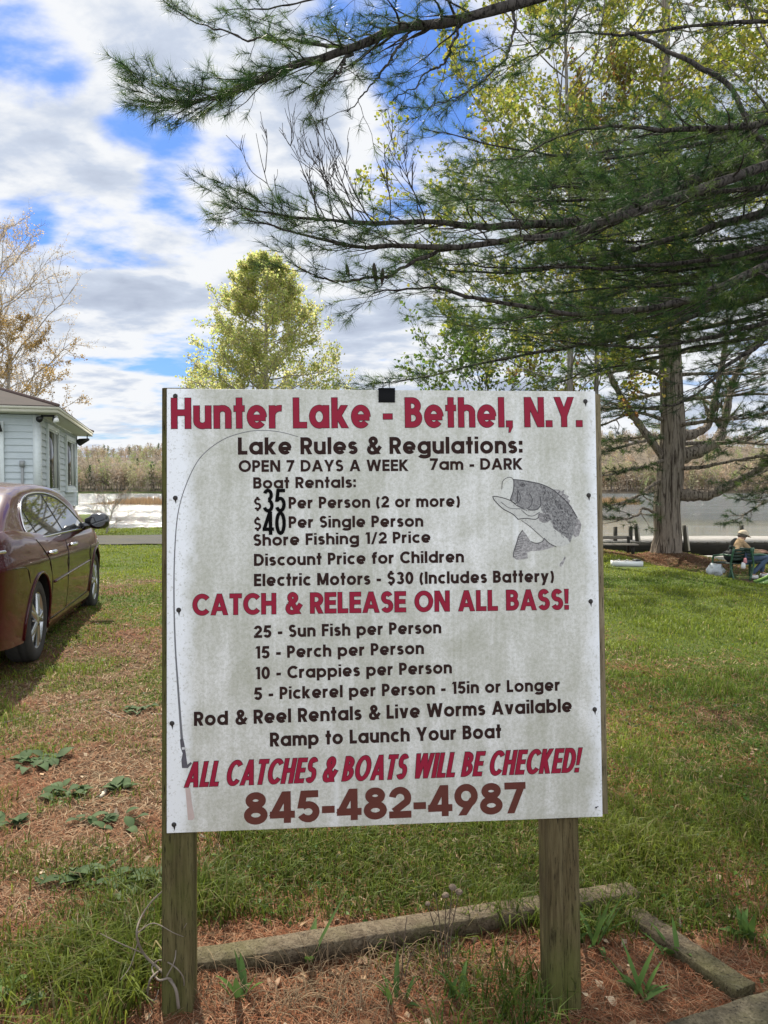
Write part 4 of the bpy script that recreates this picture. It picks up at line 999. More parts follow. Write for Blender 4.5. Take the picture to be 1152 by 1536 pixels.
for sg in (1, -1):
    sidepatch('window_surround', dlo, darkp, .004, sg)
    sidepatch('side_window', shrink(clip(dlo, None, .24, -.45), .016), cglass, .008, sg); sidepatch('side_window', shrink(clip(dlo, .24, 1.22, -.45), .018), cglass, .008, sg)
    sidepatch('side_window', shrink(clip(dlo, 1.24, None, -.45), .02), cglass, .008, sg)
    b = MB(); p = catmull([(sg * (XG(z, y) + .008), y, z) for y, z in dlo + dlo[:1]], 120); b.tube(p, .0085, 6); b.build('window_trim', chrome, car, smooth=True)
    # doors' shut lines, rub strip, sill, handles, mirror
    b = MB()
    def sl(pts, r_=.0045): b.tube(catmull([(sg * (XS(y, z) - .0005), y, z) for y, z in pts], 30), r_, 5)
    sl([(1.20, .97), (1.17, .8), (1.15, .55), (1.16, .27)]); sl([(.02, 1.0), (.14, .93), (.30, .82), (.40, .70), (.44, .55), (.46, .27)])
    sl([(2.42, .955), (2.40, .75), (2.38, .5), (2.34, .27)]); sl([(.46, .27), (1.2, .265), (2.34, .27)], .004)
    sl([(-.98, .82), (-.7, .83), (-.42, .80), (-.33, .68)], .0035)
    b.build('shut_line', darkp, car)
    b = MB(); b.tube(catmull([(sg * (XS(y, .60) + .004), y, .60 + .012 * (y - 1.2)) for y in np.linspace(.50, 2.34, 20)], 30), .011, 6); b.build('rub_strip', paint, car, smooth=True)
    b = MB(); V = []
    for y in np.linspace(.40, 2.44, 12): V += [(sg * (XS(y, .27) + .003), y, .26), (sg * (XS(y, .22) + .012), y, .215), (sg * (XS(y, .20) - .01), y, .15), (sg * .6, y, .15)]
    i = np.arange(11)[:, None]; j = np.arange(3)[None]; b.add(V, np.stack([i * 4 + j, (i + 1) * 4 + j, (i + 1) * 4 + j + 1, i * 4 + j + 1], -1).reshape(-1, 4)); b.build('sill', paint, car, smooth=True)
    for yh in (.42, 1.42):
        b = MB(); pts = [(sg * (XS(y, .865) + o_), y, .865) for y, o_ in ((yh - .10, .004), (yh - .07, .028), (yh, .036), (yh + .07, .030), (yh + .10, .004))]
        b.tube(catmull(pts, 16), [.012 + .010 * math.sin(q / 15 * math.pi) for q in range(16)], 8); b.build('door_handle', chrome, car, smooth=True)
    b = MB(); rg = []
    for q, (xx_, sc_) in enumerate([(.86, .35), (.90, .55), (.935, .95), (1.0, 1.05), (1.07, .98), (1.105, .72), (1.115, .3)]):
        a = np.linspace(0, 6.283, 17)[:-1]; rg.append(np.c_[np.full(16, sg * xx_), 2.26 + .055 * sc_ * np.cos(a) + .02 * (xx_ - .9), 1.055 + .085 * sc_ * np.sign(np.sin(a)) * np.abs(np.sin(a)) ** .7])
    rg = np.array(rg); i = np.arange(6)[:, None]; j = np.arange(16)[None]; b.add(rg.reshape(-1, 3), np.stack([i * 16 + j, i * 16 + (j + 1) % 16, (i + 1) * 16 + (j + 1) % 16, (i + 1) * 16 + j], -1).reshape(-1, 4)); b.poly_fan(rg[-1])
    b.tube([(sg * .80, 2.27, .99), (sg * .93, 2.27, 1.02)], [.05, .035], 8)
    mi = b.build('wing_mirror', flat('mirror_shell', (.008, .008, .009), .15, coat=1), car, smooth=True)
    b = MB(); a = np.linspace(0, 6.283, 17)[:-1]; b.poly_fan(np.c_[sg * (1.005 + .078 * np.cos(a)), np.full(16, 2.203), 1.055 + .062 * np.sin(a)]); b.build('mirror_glass', cglass, mi)
    # tail lamp wrap with bright strip, arch lip
    b = MB(); b.tube(catmull([(sg * (XS(y, .965) + .006), y, .965) for y in (-1.05, -1.0, -.92, -.84, -.80)], 14), [.014] * 12 + [.010, .005], 8); b.build('bright_strip', chrome, car, smooth=True)
    b = MB(); V = []
    for y in np.linspace(-1.06, -.99, 8): V += [(sg * (XS(y, z) + .005), y, z) for z in (.70, .76, .84, .90)]
    i = np.arange(7)[:, None]; j = np.arange(3)[None]; b.add(V, np.stack([i * 4 + j, (i + 1) * 4 + j, (i + 1) * 4 + j + 1, i * 4 + j + 1], -1).reshape(-1, 4)); b.build('tail_lamp', flat('red_lens', (.35, .01, .012), .1, coat=1), car, smooth=True)
    for yc in (0, 2.85):
        b = MB(); a = np.radians(np.linspace(-14, 194, 40)); p = np.c_[np.zeros(40), yc + .392 * np.cos(a), .335 + .392 * np.sin(a)]
        p[:, 0] = [sg * (XS(q[1], max(q[2], BOT(q[1]))) + .002) for q in p]; b.tube(p, .012, 6); b.build('arch_lip', paint, car, smooth=True)
# wheels
rub = M('tyre_rubber'); rub.principled(rub.mix(rub.noise(30, 4), (.016, .015, .014), (.045, .040, .035)), .85); rub = rub.m
alloy = flat('alloy', (.46, .47, .48), .28, .08, 20, metal=.9); disc = flat('brake_dark', (.03, .03, .03), .5)
def lathe(b, prof, n=48):
    a = np.linspace(0, 2 * np.pi, n + 1)[:-1]; prof = np.array(prof); k = len(prof)
    V = np.stack([np.broadcast_to(prof[:, 0], (n, k)), prof[None, :, 1] * np.cos(a)[:, None], prof[None, :, 1] * np.sin(a)[:, None]], -1)
    i = np.arange(n)[:, None]; j = np.arange(k - 1)[None]; b.add(V.reshape(-1, 3), np.stack([i * k + j, ((i + 1) % n) * k + j, ((i + 1) % n) * k + j + 1, i * k + j + 1], -1).reshape(-1, 4))
wheels = []
for yc in (0, 2.85):
    for sg in (1, -1):
        wo_ = bpy.data.objects.new('wheel', None); COL.objects.link(wo_); wo_.parent = car; wo_.location = (sg * .765, yc, .335); wo_.rotation_euler = (yc * .2, 0, 0 if sg > 0 else math.pi)
        b = MB(); lathe(b, [(.085, .225), (.100, .235), (.108, .265), (.106, .295), (.095, .322), (.07, .333), (.055, .328), (.05, .334), (.015, .335), (.010, .328), (.005, .335), (-.07, .333), (-.10, .31), (-.11, .26), (-.09, .225)]); b.build('tyre', rub, wo_, smooth=True)
        b = MB(); lathe(b, [(-.09, .222), (.06, .212), (.088, .222), (.094, .232), (.088, .236)])
        for k in range(5):
            for dd_ in (-.17, .17):
                a0 = k * 2 * math.pi / 5; a1 = a0 + dd_
                p = np.array([(.080 + .012 * (1 - q), (.045 + .175 * q) * math.cos(a0 + dd_ * q ** .7), (.045 + .175 * q) * math.sin(a0 + dd_ * q ** .7)) for q in np.linspace(0, 1, 7)])
                t = unit(np.gradient(p, axis=0)); sd_ = np.cross(t, [1, 0, 0]); wd = np.linspace(.030, .017, 7)[:, None]
                V = np.stack([p + sd_ * wd, p + sd_ * wd * .6 + [.012, 0, 0], p - sd_ * wd * .6 + [.012, 0, 0], p - sd_ * wd, p - sd_ * wd * .8 - [.03, 0, 0], p + sd_ * wd * .8 - [.03, 0, 0]], 1)
                i = np.arange(6)[:, None]; j = np.arange(6)[None]; b.add(V.reshape(-1, 3) + [.0008 * k, 0, 0], np.stack([i * 6 + j, (i + 1) * 6 + j, (i + 1) * 6 + (j + 1) % 6, i * 6 + (j + 1) % 6], -1).reshape(-1, 4))
        lathe(b, [(.105, .0), (.106, .028), (.098, .05), (.07, .056)], 24); b.build('rim', alloy, wo_)
        b = MB(); lathe(b, [(.035, .0), (.036, .155), (.02, .158)], 32); lathe(b, [(-.02, .0), (-.02, .215)], 32); b.build('brake_disc', disc, wo_)
# ================================================================== TREES
def bark(name, a, b_, c_, sc=(13, 13, .75), bs=.9):
    m = M(name); v = m.mapping(sc); rid = m.noise(1.6, 6, .62, v, .9); n_ = m.noise(8, 5, .7, m.mapping((3, 3, .8))); fn = m.noise(30, 3, .7, m.mapping((1, 1, .5)))
    crk = m.ramp(rid, [(.40, 0.), (.52, 1.)]); c = m.mix(crk, a, m.mix(m.math('MULTIPLY', fn, .6), m.ramp(n_, [(.3, b_), (.7, c_)]), c_))
    m.principled(c, .95, m.bump(m.math('ADD', rid, m.math('MULTIPLY', fn, .3)), bs, .05), spec=.15); return m.m
pine_bark = bark('pine_bark', (.06, .046, .036), (.18, .145, .112), (.33, .285, .235))
limb_bark = bark('limb_bark', (.012, .010, .009), (.030, .025, .021), (.085, .075, .066), (26, 26, 5), .5)
tan_bark = bark('tan_bark', (.22, .185, .15), (.36, .31, .255), (.46, .41, .35))
grey_bark = bark('grey_bark', (.07, .06, .05), (.17, .15, .125), (.29, .265, .23))
ndl = M('pine_needles'); ndl.leafy(ndl.attr('tint'), .5, .45); ndl = ndl.m
leafm = M('young_leaves'); leafm.leafy(leafm.attr('tint'), .55, .5); leafm = leafm.m
UP = np.array([0, 0, 1.])

leafo = M('thin_olive_leaves'); leafo.leafy(leafo.attr('tint'), .72, .5); leafo = leafo.m
class Spray:
    """wood and needle tufts of one conifer"""
    def __init__(s, seed): s.r = np.random.default_rng(seed); s.w = MB(); s.tp = []; s.td = []; s.tw = {}
    def batch(s, n, pts, rad):
        s.tw.setdefault(n, [[], []]); s.tw[n][0].append(pts); s.tw[n][1].append(rad)
    def limb(s, path, r0, r1, side, sp=.13, t0=.1, tsp=.085, twig=.16, needles=True, curl=.1, hang=0, k=8, smin=.25, bare=0.0, dens=1.3, ang=.85, wob=.025):
        r = s.r; p = catmull(path, 46); l = np.linalg.norm(np.diff(p, axis=0), axis=1).sum(); n = len(p)
        wobv = np.cumsum(r.normal(0, wob * .25, (n, 3)), 0); wobv -= np.linspace(0, 1, n)[:, None] * wobv[-1]; p = p + wobv
        rad = r0 + (r1 - r0) * np.linspace(0, 1, n) ** .8; s.w.tube(p, rad * (1 + .08 * r.normal(size=n)), k)
        tg = unit(np.gradient(p, axis=0)); m_ = int(l * (1 - t0) / sp); sgn = 1
        for q in range(m_):
            u = t0 + (1 - t0) * (q + r.random() * .8) / m_; f = u * (n - 1); i = min(int(f), n - 2); b = p[i] + (p[i + 1] - p[i]) * (f - i); t = tg[i]
            sgn = -sgn if r.random() < .85 else sgn
            sd_ = unit(np.cross(t, UP)) * sgn; a = ang + r.normal(0, .14)
            ln = max(smin, side * (1 - .72 * max(0, (u - .25) / .75))) * r.uniform(.55, 1.1)
            d0 = unit(t * math.cos(a) + sd_ * math.sin(a) + UP * (r.normal(.06, .20) - hang))
            s.branch(b, d0, t, ln, max(.0022, (rad[i]) * .32), tsp, twig, needles and r.random() > bare, curl, dens)
        if needles:
            s.tp.append(p[-1:]); s.td.append(tg[-1:])
    def branch(s, b, d0, t, ln, r0, tsp, twig, needles, curl, dens):
        r = s.r; q = np.linspace(0, 1, 7)[:, None]
        pp = b + d0 * ln * q + (t * .28 + UP * curl * r.uniform(.0, 1.4)) * ln * q ** 2 + np.cumsum(r.normal(0, .018 * ln, (7, 3)), 0) * (q > 0)
        s.batch(7, pp[None], np.linspace(r0, .0014, 7)[None])
        m_ = max(2, int(ln * .82 / tsp)); u = .16 + .84 * (np.arange(m_) + r.random(m_)) / m_; f = u * 6; i = np.minimum(f.astype(int), 5)
        base = pp[i] + (pp[i + 1] - pp[i]) * (f - i)[:, None]; tg = unit(pp[i + 1] - pp[i])
        sd_ = unit(np.cross(tg, UP)) * np.where(np.arange(m_) % 2, 1, -1)[:, None]; a = r.normal(.72, .2, (m_, 1))
        dv = unit(tg * np.cos(a) + sd_ * np.sin(a) + UP * r.normal(.12, .28, (m_, 1))); tl = twig * r.uniform(.5, 1.25, (m_, 1)) * (1.15 - .4 * u[:, None])
        mid = base + dv * tl * .55; tip = base + dv * tl + tg * tl * .22 + UP * tl * .10
        s.batch(3, np.stack([base, mid, tip], 1), np.broadcast_to(np.array([.0018, .0015, .0011]), (m_, 3)))
        if needles:
            k_ = r.random(m_) < dens; s.tp.append(tip[k_]); s.td.append(unit(tip - mid)[k_]); k2 = (r.random(m_) < .5 * dens); s.tp.append(mid[k2]); s.td.append(dv[k2])
            s.tp.append(pp[-1:]); s.td.append(unit(pp[-1:] - pp[-2:-1]))
    def bare_twig(s, b, d0, ln, r0, depth=2):
        r = s.r; q = np.linspace(0, 1, 9)[:, None]; side = unit(r.normal(size=3))
        pp = b + d0 * ln * q + UP * .25 * ln * q ** 2 + side * .12 * ln * np.sin(q * 3.3) + np.cumsum(r.normal(0, .012 * ln, (9, 3)), 0) * (q > 0)
        s.batch(9, pp[None], np.linspace(r0, .0013, 9)[None])
        if depth:
            for k in range(r.integers(3, 6)):
                i = r.integers(2, 8); t = unit(pp[i] - pp[i - 1]); s.bare_twig(pp[i], unit(t + unit(r.normal(size=3)) * .65 + UP * .15), ln * r.uniform(.25, .5), r0 * .6, depth - 1)
    def flush(s, wmul=1.0, k=4):
        for n, (a, b_) in s.tw.items():
            v, q = tubes(np.concatenate(a), np.concatenate(b_) * wmul, k if n > 3 else 3); s.w.add(v, q)
        s.tw = {}
    def needles(s, per, ln, wdt, cols, spread=.75, tone=None):
        r = s.r; tp = np.concatenate(s.tp); td = np.concatenate(s.td); n = len(tp)
        base = tp[:, None] - td[:, None] * r.random((n, per, 1)) * ln * .75
        d = unit(td[:, None] * r.uniform(.35, 1.1, (n, per, 1)) + unit(r.normal(size=(n, per, 3))) * spread); d[..., 2] -= .06
        l_ = ln * r.uniform(.65, 1.1, (n, per, 1)); sd_ = unit(np.cross(d, unit(r.normal(size=(n, per, 3))))) * wdt / 2
        v = np.stack([base - sd_, base + sd_, base + d * l_], 2)
        c = np.array(cols)[r.integers(0, len(cols), n)][:, None] * r.uniform(.7, 1.35, (n, 1, 1)) * r.uniform(.85, 1.15, (n, per, 1))
        g = MB(); g.add(v.reshape(-1, 3), tris=np.arange(n * per * 3).reshape(-1, 3), col=np.repeat(c.reshape(-1, 3), 3, 0)); return g
PINE = [(.032, .072, .020), (.048, .095, .024), (.022, .052, .020), (.090, .135, .030)]

# ---- the big pine just out of frame at the right whose limbs hang over the board
near = empty('white_pine', (6.4, 5.6, 0), 'white pine at the right whose long dark limbs sweep over the board', 'pine tree')
no = np.array([6.4, 5.6, 0])
def px(*pts): return [P(*q) for q in pts]
s = Spray(3)
T1 = lambda z: np.array([6.4, 5.6, z])
# top limb reaching far left
s.limb([T1(7.4)] + px((1250, -190, 5.9), (1000, -75, 5.3), (800, 2, 4.9), (680, 38, 4.75), (600, 52, 4.65), (495, 88, 4.5), (417, 117, 4.4), (354, 141, 4.3), (320, 152, 4.25), (262, 150, 4.2), (228, 142, 4.17)), .055, .003, .62, sp=.085, t0=.33, tsp=.075, twig=.15, curl=.05, hang=.04)
s.limb(px((560, 62, 4.62), (531, 68, 4.6), (469, 62, 4.7), (417, 58, 4.8), (365, 55, 4.85), (300, 28, 4.9), (255, 10, 4.95)), .014, .003, .42, sp=.085, t0=.05, tsp=.075, twig=.14)
s.limb(px((880, -30, 5.1), (800, -55, 5.2), (660, -40, 5.3), (520, -20, 5.3), (420, 8, 5.3), (330, 15, 5.3)), .02, .003, .5, sp=.10, t0=.15, tsp=.08)
for a, b_, c_ in (((770, 14, 4.87), (745, 90, 4.6), (640, 165, 4.5)), ((690, 36, 4.76), (650, 100, 4.6), (590, 150, 4.5)), ((610, 52, 4.66), (570, 110, 4.5), (520, 165, 4.45)), ((900, -36, 5.1), (850, 50, 4.9), (740, 120, 4.8)), ((530, 78, 4.55), (500, 120, 4.4), (470, 150, 4.4))):
    s.limb(px(a, b_, c_), .011, .0025, .42, sp=.10, t0=.15, tsp=.08, hang=.08)
# middle limbs
s.limb([T1(4.6)] + px((1300, 165, 6.0), (1152, 226, 5.6), (1074, 252, 5.4), (971, 298, 5.15), (894, 329, 5.0), (807, 334, 4.85), (714, 342, 4.7), (640, 336, 4.55), (560, 339, 4.45), (480, 334, 4.35), (410, 325, 4.25), (350, 312, 4.18)), .055, .003, .55, sp=.10, t0=.22, curl=.08, dens=.85)
s.limb([T1(4.4)] + px((1300, 190, 5.3), (1152, 244, 5.0), (1040, 288, 4.85), (950, 322, 4.75), (860, 352, 4.65), (760, 364, 4.55), (650, 374, 4.45), (560, 378, 4.4), (521, 372, 4.35), (430, 345, 4.3), (370, 330, 4.25)), .045, .003, .5, sp=.11, t0=.22, curl=.06, dens=.8)
s.limb(px((720, 366, 4.5), (640, 385, 4.45), (580, 410, 4.4), (530, 420, 4.35), (480, 415, 4.35), (443, 398, 4.3)), .014, .003, .42, sp=.09, t0=.2, tsp=.075)
s.limb([T1(3.9)] + px((1300, 330, 5.4), (1152, 396, 5.1), (1074, 432, 5.0), (1022, 455, 4.95), (920, 465, 4.85), (817, 457, 4.75), (714, 436, 4.65), (640, 425, 4.6), (560, 440, 4.5)), .042, .004, .6, sp=.11, t0=.2, curl=.05, dens=.85)
s.limb([T1(3.6)] + px((1320, 380, 6.6), (1152, 437, 6.3), (1074, 458, 6.1), (960, 498, 6.0), (860, 520, 5.9), (750, 540, 5.8), (640, 566, 5.7), (548, 578, 5.6)), .035, .003, .55, sp=.11, t0=.22, hang=.03)
s.limb([T1(5.2)] + px((1250, 120, 5.2), (1152, 182, 5.0), (1074, 193, 4.95), (997, 193, 4.9), (920, 186, 4.85), (850, 200, 4.8), (780, 235, 4.75)), .034, .003, .5, sp=.11, t0=.2, dens=.7)
s.limb([T1(5.9)] + px((1250, 20, 6.6), (1152, 36, 6.4), (1074, 38, 6.3), (945, 51, 6.2), (850, 48, 6.1), (760, 70, 6.0)), .030, .003, .5, sp=.16, t0=.2, dens=.35)
s.limb(px((940, 50, 6.2), (966, 62, 6.1), (1012, 92, 5.9), (1074, 123, 5.7), (1120, 180, 5.5), (1152, 235, 5.4)), .014, .02, .4, sp=.22, t0=.1, dens=.3)
s.limb([T1(4.8)] + px((1260, 180, 7.4), (1120, 220, 7.2), (980, 250, 7.0), (860, 262, 6.9), (760, 285, 6.8), (660, 305, 6.7)), .04, .003, .75, sp=.12, t0=.2, tsp=.1)
s.limb([T1(4.1)] + px((1260, 290, 6.6), (1120, 330, 6.4), (980, 372, 6.2), (880, 398, 6.1), (780, 410, 6.0), (690, 408, 6.0), (620, 395, 5.9)), .04, .003, .75, sp=.12, t0=.2, tsp=.1)
s.limb([T1(3.4)] + px((1300, 420, 5.4), (1180, 480, 5.2), (1090, 540, 5.1), (1040, 590, 5.0), (960, 612, 4.95)), .03, .004, .45, sp=.15, t0=.2, dens=.35, hang=.06)
s.limb([T1(3.3)] + px((1300, 480, 7.2), (1180, 505, 7.0), (1060, 520, 6.8), (960, 545, 6.7), (880, 560, 6.6), (800, 590, 6.5)), .03, .003, .55, sp=.13, t0=.2)
s.limb([T1(4.3)] + px((1280, 240, 8.6), (1130, 290, 8.4), (990, 330, 8.2), (880, 350, 8.1), (780, 340, 8.0)), .04, .003, .9, sp=.13, t0=.15, tsp=.11)
s.limb([T1(3.7)] + px((1280, 350, 8.4), (1130, 390, 8.2), (1000, 425, 8.0), (880, 455, 7.9), (770, 480, 7.8), (680, 500, 7.7)), .04, .003, .9, sp=.13, t0=.15, tsp=.11)
rq = np.random.default_rng(31)
for k in range(25):
    y0_ = rq.uniform(110, 410); x1_ = rq.uniform(620, 900); dd_ = rq.uniform(5.4, 9.0); sag = rq.uniform(20, 70); y1_ = y0_ + rq.uniform(40, 110)
    s.limb([T1(2.6 + (560 - y0_) / 560 * 3.4)] + px(*[(1330 + (x1_ - 1330) * q, y0_ + (y1_ - y0_) * q + sag * math.sin(q * 3.0), dd_ + (.4 - .8 * q)) for q in np.linspace(0, 1, 6)]), .034, .003, .80, sp=.12, t0=.22, tsp=.10, dens=1.2)
# shading limbs higher up, above the view
for z, (ax, ay), ln in ((8.4, (-1, .05), 5.4), (8.8, (-.9, -.8), 5.2), (9.9, (-.9, -.2), 4.8), (10.6, (-.5, -.9), 4.6)):
    d = unit(np.array([ax, ay, 0])); s.limb([T1(z) + d * ln * q + UP * (.5 * q - .9 * q * q) for q in np.linspace(0, 1, 6)], .05, .004, 1.1, sp=.24, t0=.12, tsp=.17, twig=.26)
# bare curving shoots on the middle limb
rr = np.random.default_rng(8)
for q in range(15):
    b = P(rr.uniform(440, 640), rr.uniform(332, 340), rr.uniform(4.35, 4.6)); s.bare_twig(b, unit(np.array([rr.uniform(-.75, .05), rr.normal(0, .25), .75])), rr.uniform(.28, .58), .0042, 2)
s.flush(1.0)
g = s.needles(38, .088, .0022, PINE, .72)
g.v = [a - no for a in g.v]; crown_o = g.build('crown', ndl, near, cattr=True)
s.w.v = [a - no for a in s.w.v]; s.w.build('limbs', limb_bark, near, smooth=True)
b = MB(); b.tube([(0, 0, -.3), (0, 0, .3), (.03, 0, 3), (0, .04, 7), (0, 0, 13)], [.42, .33, .28, .2, .05], 16); b.build('trunk', pine_bark, near, smooth=True)
conem = flat('pine_cone_scales', (.035, .025, .018), .9, .5, 200)
for (a, cl_, ct_) in (((561, 402), .13, .1), ((574, 410), .105, -.05), ((520, 404), .085, .2)):
    t_ = P(a[0], a[1] - 8, 4.42) - no; q = np.linspace(0, 1, 12); b = MB(); ln = cl_
    b.tube(np.stack([t_ - UP * ln * x_ + np.array([ct_, .3 * ct_, 0]) * ln * x_ ** 1.5 for x_ in q]), [.003 + .085 * ln * math.sin(min(1, x_ * 1.15) * math.pi) ** .7 * (1 + .25 * (k % 2)) for k, x_ in enumerate(q)], 9); b.build('cone', conem, near)
NF = sum(len(x) for x in s.tp); print('near tufts', NF)

# ---- the tall pine by the dock
TP = P(1000, 829, 18.5); TP[2] = gz(TP[0], TP[1]) - .01; pine = empty('white_pine', TP, 'tall white pine with thick furrowed trunk standing in needle mulch beside the dock', 'pine tree')
tz0 = TP[2]; s = Spray(17)
tr = [TP + [0, 0, -.3], TP + [0, 0, .02], TP + [.02, 0, .45], P(1000, 760, TP[1] / .999), P(1006, 700, TP[1] / .999), P(1009, 640, TP[1] / .999), P(1006, 560, TP[1] / .999), P(1004, 470, TP[1] / .999), P(1003, 380, TP[1] / .999), P(1000, 260, TP[1] / .999), P(998, 100, TP[1] / .999), P(1000, -120, TP[1] / .999), P(1000, -260, TP[1] / .999)]
trad = [.42, .34, .305, .295, .295, .27, .25, .22, .19, .155, .11, .06, .02]
tb = MB(); pp = catmull(tr, 90); rr_ = np.interp(np.linspace(0, 12, 90), range(13), trad)
v, q = tubes(pp[None], rr_[None], 40); cen = np.repeat(pp, 40, 0); an = np.tile(np.arange(40), 90); hgt = np.repeat(np.arange(90), 40)
flute = 1 + .055 * np.sin(an * 2 * np.pi / 40 * 9 + np.sin(hgt * .23) * 1.6) + .04 * np.sin(an * 2 * np.pi / 40 * 17 + hgt * .31) + .12 * np.exp(-hgt / 7.) * np.sin(an * 2 * np.pi / 40 * 5 + 1)
tb.add(cen + (v - cen) * flute[:, None] - TP, q); tb.build('trunk', pine_bark, pine, smooth=True)
kw_ = dict(sp=.19, tsp=.14, twig=.26, smin=.4, k=10)
def pl(pts, r0, r1, side, **k):
    a = dict(kw_); a.update(k); s.limb(px(*[(q[0], q[1], q[2] * 1.1) for q in pts]), r0, r1, side, **a)
pl([(1018, 742, 16.8), (1060, 742, 16.6), (1100, 722, 16.3), (1152, 690, 15.9), (1230, 640, 15.3), (1320, 600, 14.8)], .16, .03, 1.2, t0=.45)
pl([(1014, 685, 16.8), (1050, 676, 16.9), (1078, 660, 17.2), (1088, 630, 17.4), (1105, 560, 17.5), (1150, 490, 17.6)], .20, .05, 1.1, t0=.5)
pl([(1012, 650, 16.8), (1040, 650, 17.2), (1065, 630, 17.6), (1080, 560, 18), (1095, 480, 18)], .15, .05, 1.0, t0=.5)
pl([(1018, 704, 16.7), (1060, 700, 16.2), (1100, 692, 15.8), (1152, 684, 15.3), (1240, 660, 14.6)], .055, .02, .9, t0=.5)
pl([(1000, 690, 16.8), (962, 640, 16.5), (930, 590, 16.3), (908, 540, 16.2), (894, 480, 16.1), (890, 420, 16)], .11, .03, .9, t0=.6)
pl([(990, 722, 16.7), (965, 738, 16.3), (940, 752, 15.8), (905, 762, 15.2), (850, 765, 14.6)], .05, .008, 1.0, t0=.25, hang=.02)
pl([(985, 770, 16.7), (965, 762, 16.4), (955, 772, 16.2), (930, 778, 15.8), (895, 776, 15.3), (850, 770, 14.8)], .04, .006, .8, t0=.3, dens=1)
pl([(1320, 690, 14.5), (1230, 715, 14.3), (1170, 742, 14.2), (1125, 765, 14.1), (1098, 782, 14)], .06, .006, .9, t0=.3, dens=1)
pl([(1320, 650, 13.5), (1230, 690, 13.3), (1170, 722, 13.2), (1135, 745, 13.1)], .06, .006, .9, t0=.3, dens=1)
pl([(995, 655, 16.7), (960, 662, 16.2), (920, 672, 15.6), (870, 690, 14.9)], .05, .008, 1.1, t0=.2)
pl([(995, 630, 16.7), (950, 620, 16.2), (900, 640, 15.6), (840, 655, 14.9)], .05, .008, 1.1, t0=.2)
pl([(995, 690, 16.7), (960, 700, 16.0), (915, 710, 15.4), (860, 720, 14.7)], .05, .008, 1.0, t0=.2)
for (xa, ya, xb, yb, dd_) in ((1330, 540, 1070, 600, 15), (1330, 600, 1085, 650, 14.5), (1330, 620, 1060, 690, 16), (1330, 500, 1050, 560, 16.5), (1330, 690, 1090, 735, 14.8)):
    pl([(xa + (xb - xa) * q, ya + (yb - ya) * q - 25 * math.sin(q * 3.1), dd_) for q in np.linspace(0, 1, 5)], .05, .006, 1.2, t0=.3)
r2 = np.random.default_rng(23); gold = 2.39996
ax_ = lambda z: np.array([np.interp(z, pp[:, 2], pp[:, 0]), np.interp(z, pp[:, 2], pp[:, 1]), z])
for k in range(58):
    z = tz0 + 2.6 + 12.3 * (k / 58) ** 1.02; az = k * gold + r2.normal(0, .3); ln = (4.6 - 3.2 * ((z - 2) / 13)) * r2.uniform(.7, 1.15)
    d = np.array([math.cos(az), math.sin(az), 0]); side = np.cross(d, UP) * r2.normal(0, .12)
    s.limb([ax_(z) + d * ln * q + side * ln * q * q + UP * ln * (.10 * q - .22 * q ** 2 + .16 * q ** 4) for q in np.linspace(0, 1, 6)], .055 * (1.15 - (z - 2) / 16), .006, 1.15, t0=.22, **kw_)
s.flush(2.2); g = s.needles(26, .15, .0075, PINE, .8); g.v = [a - TP for a in g.v]; g.build('crown', ndl, pine, cattr=True)
s.w.v = [a - TP for a in s.w.v]; s.w.build('limbs', pine_bark, pine, smooth=True); print('pine tufts', sum(len(x) for x in s.tp))

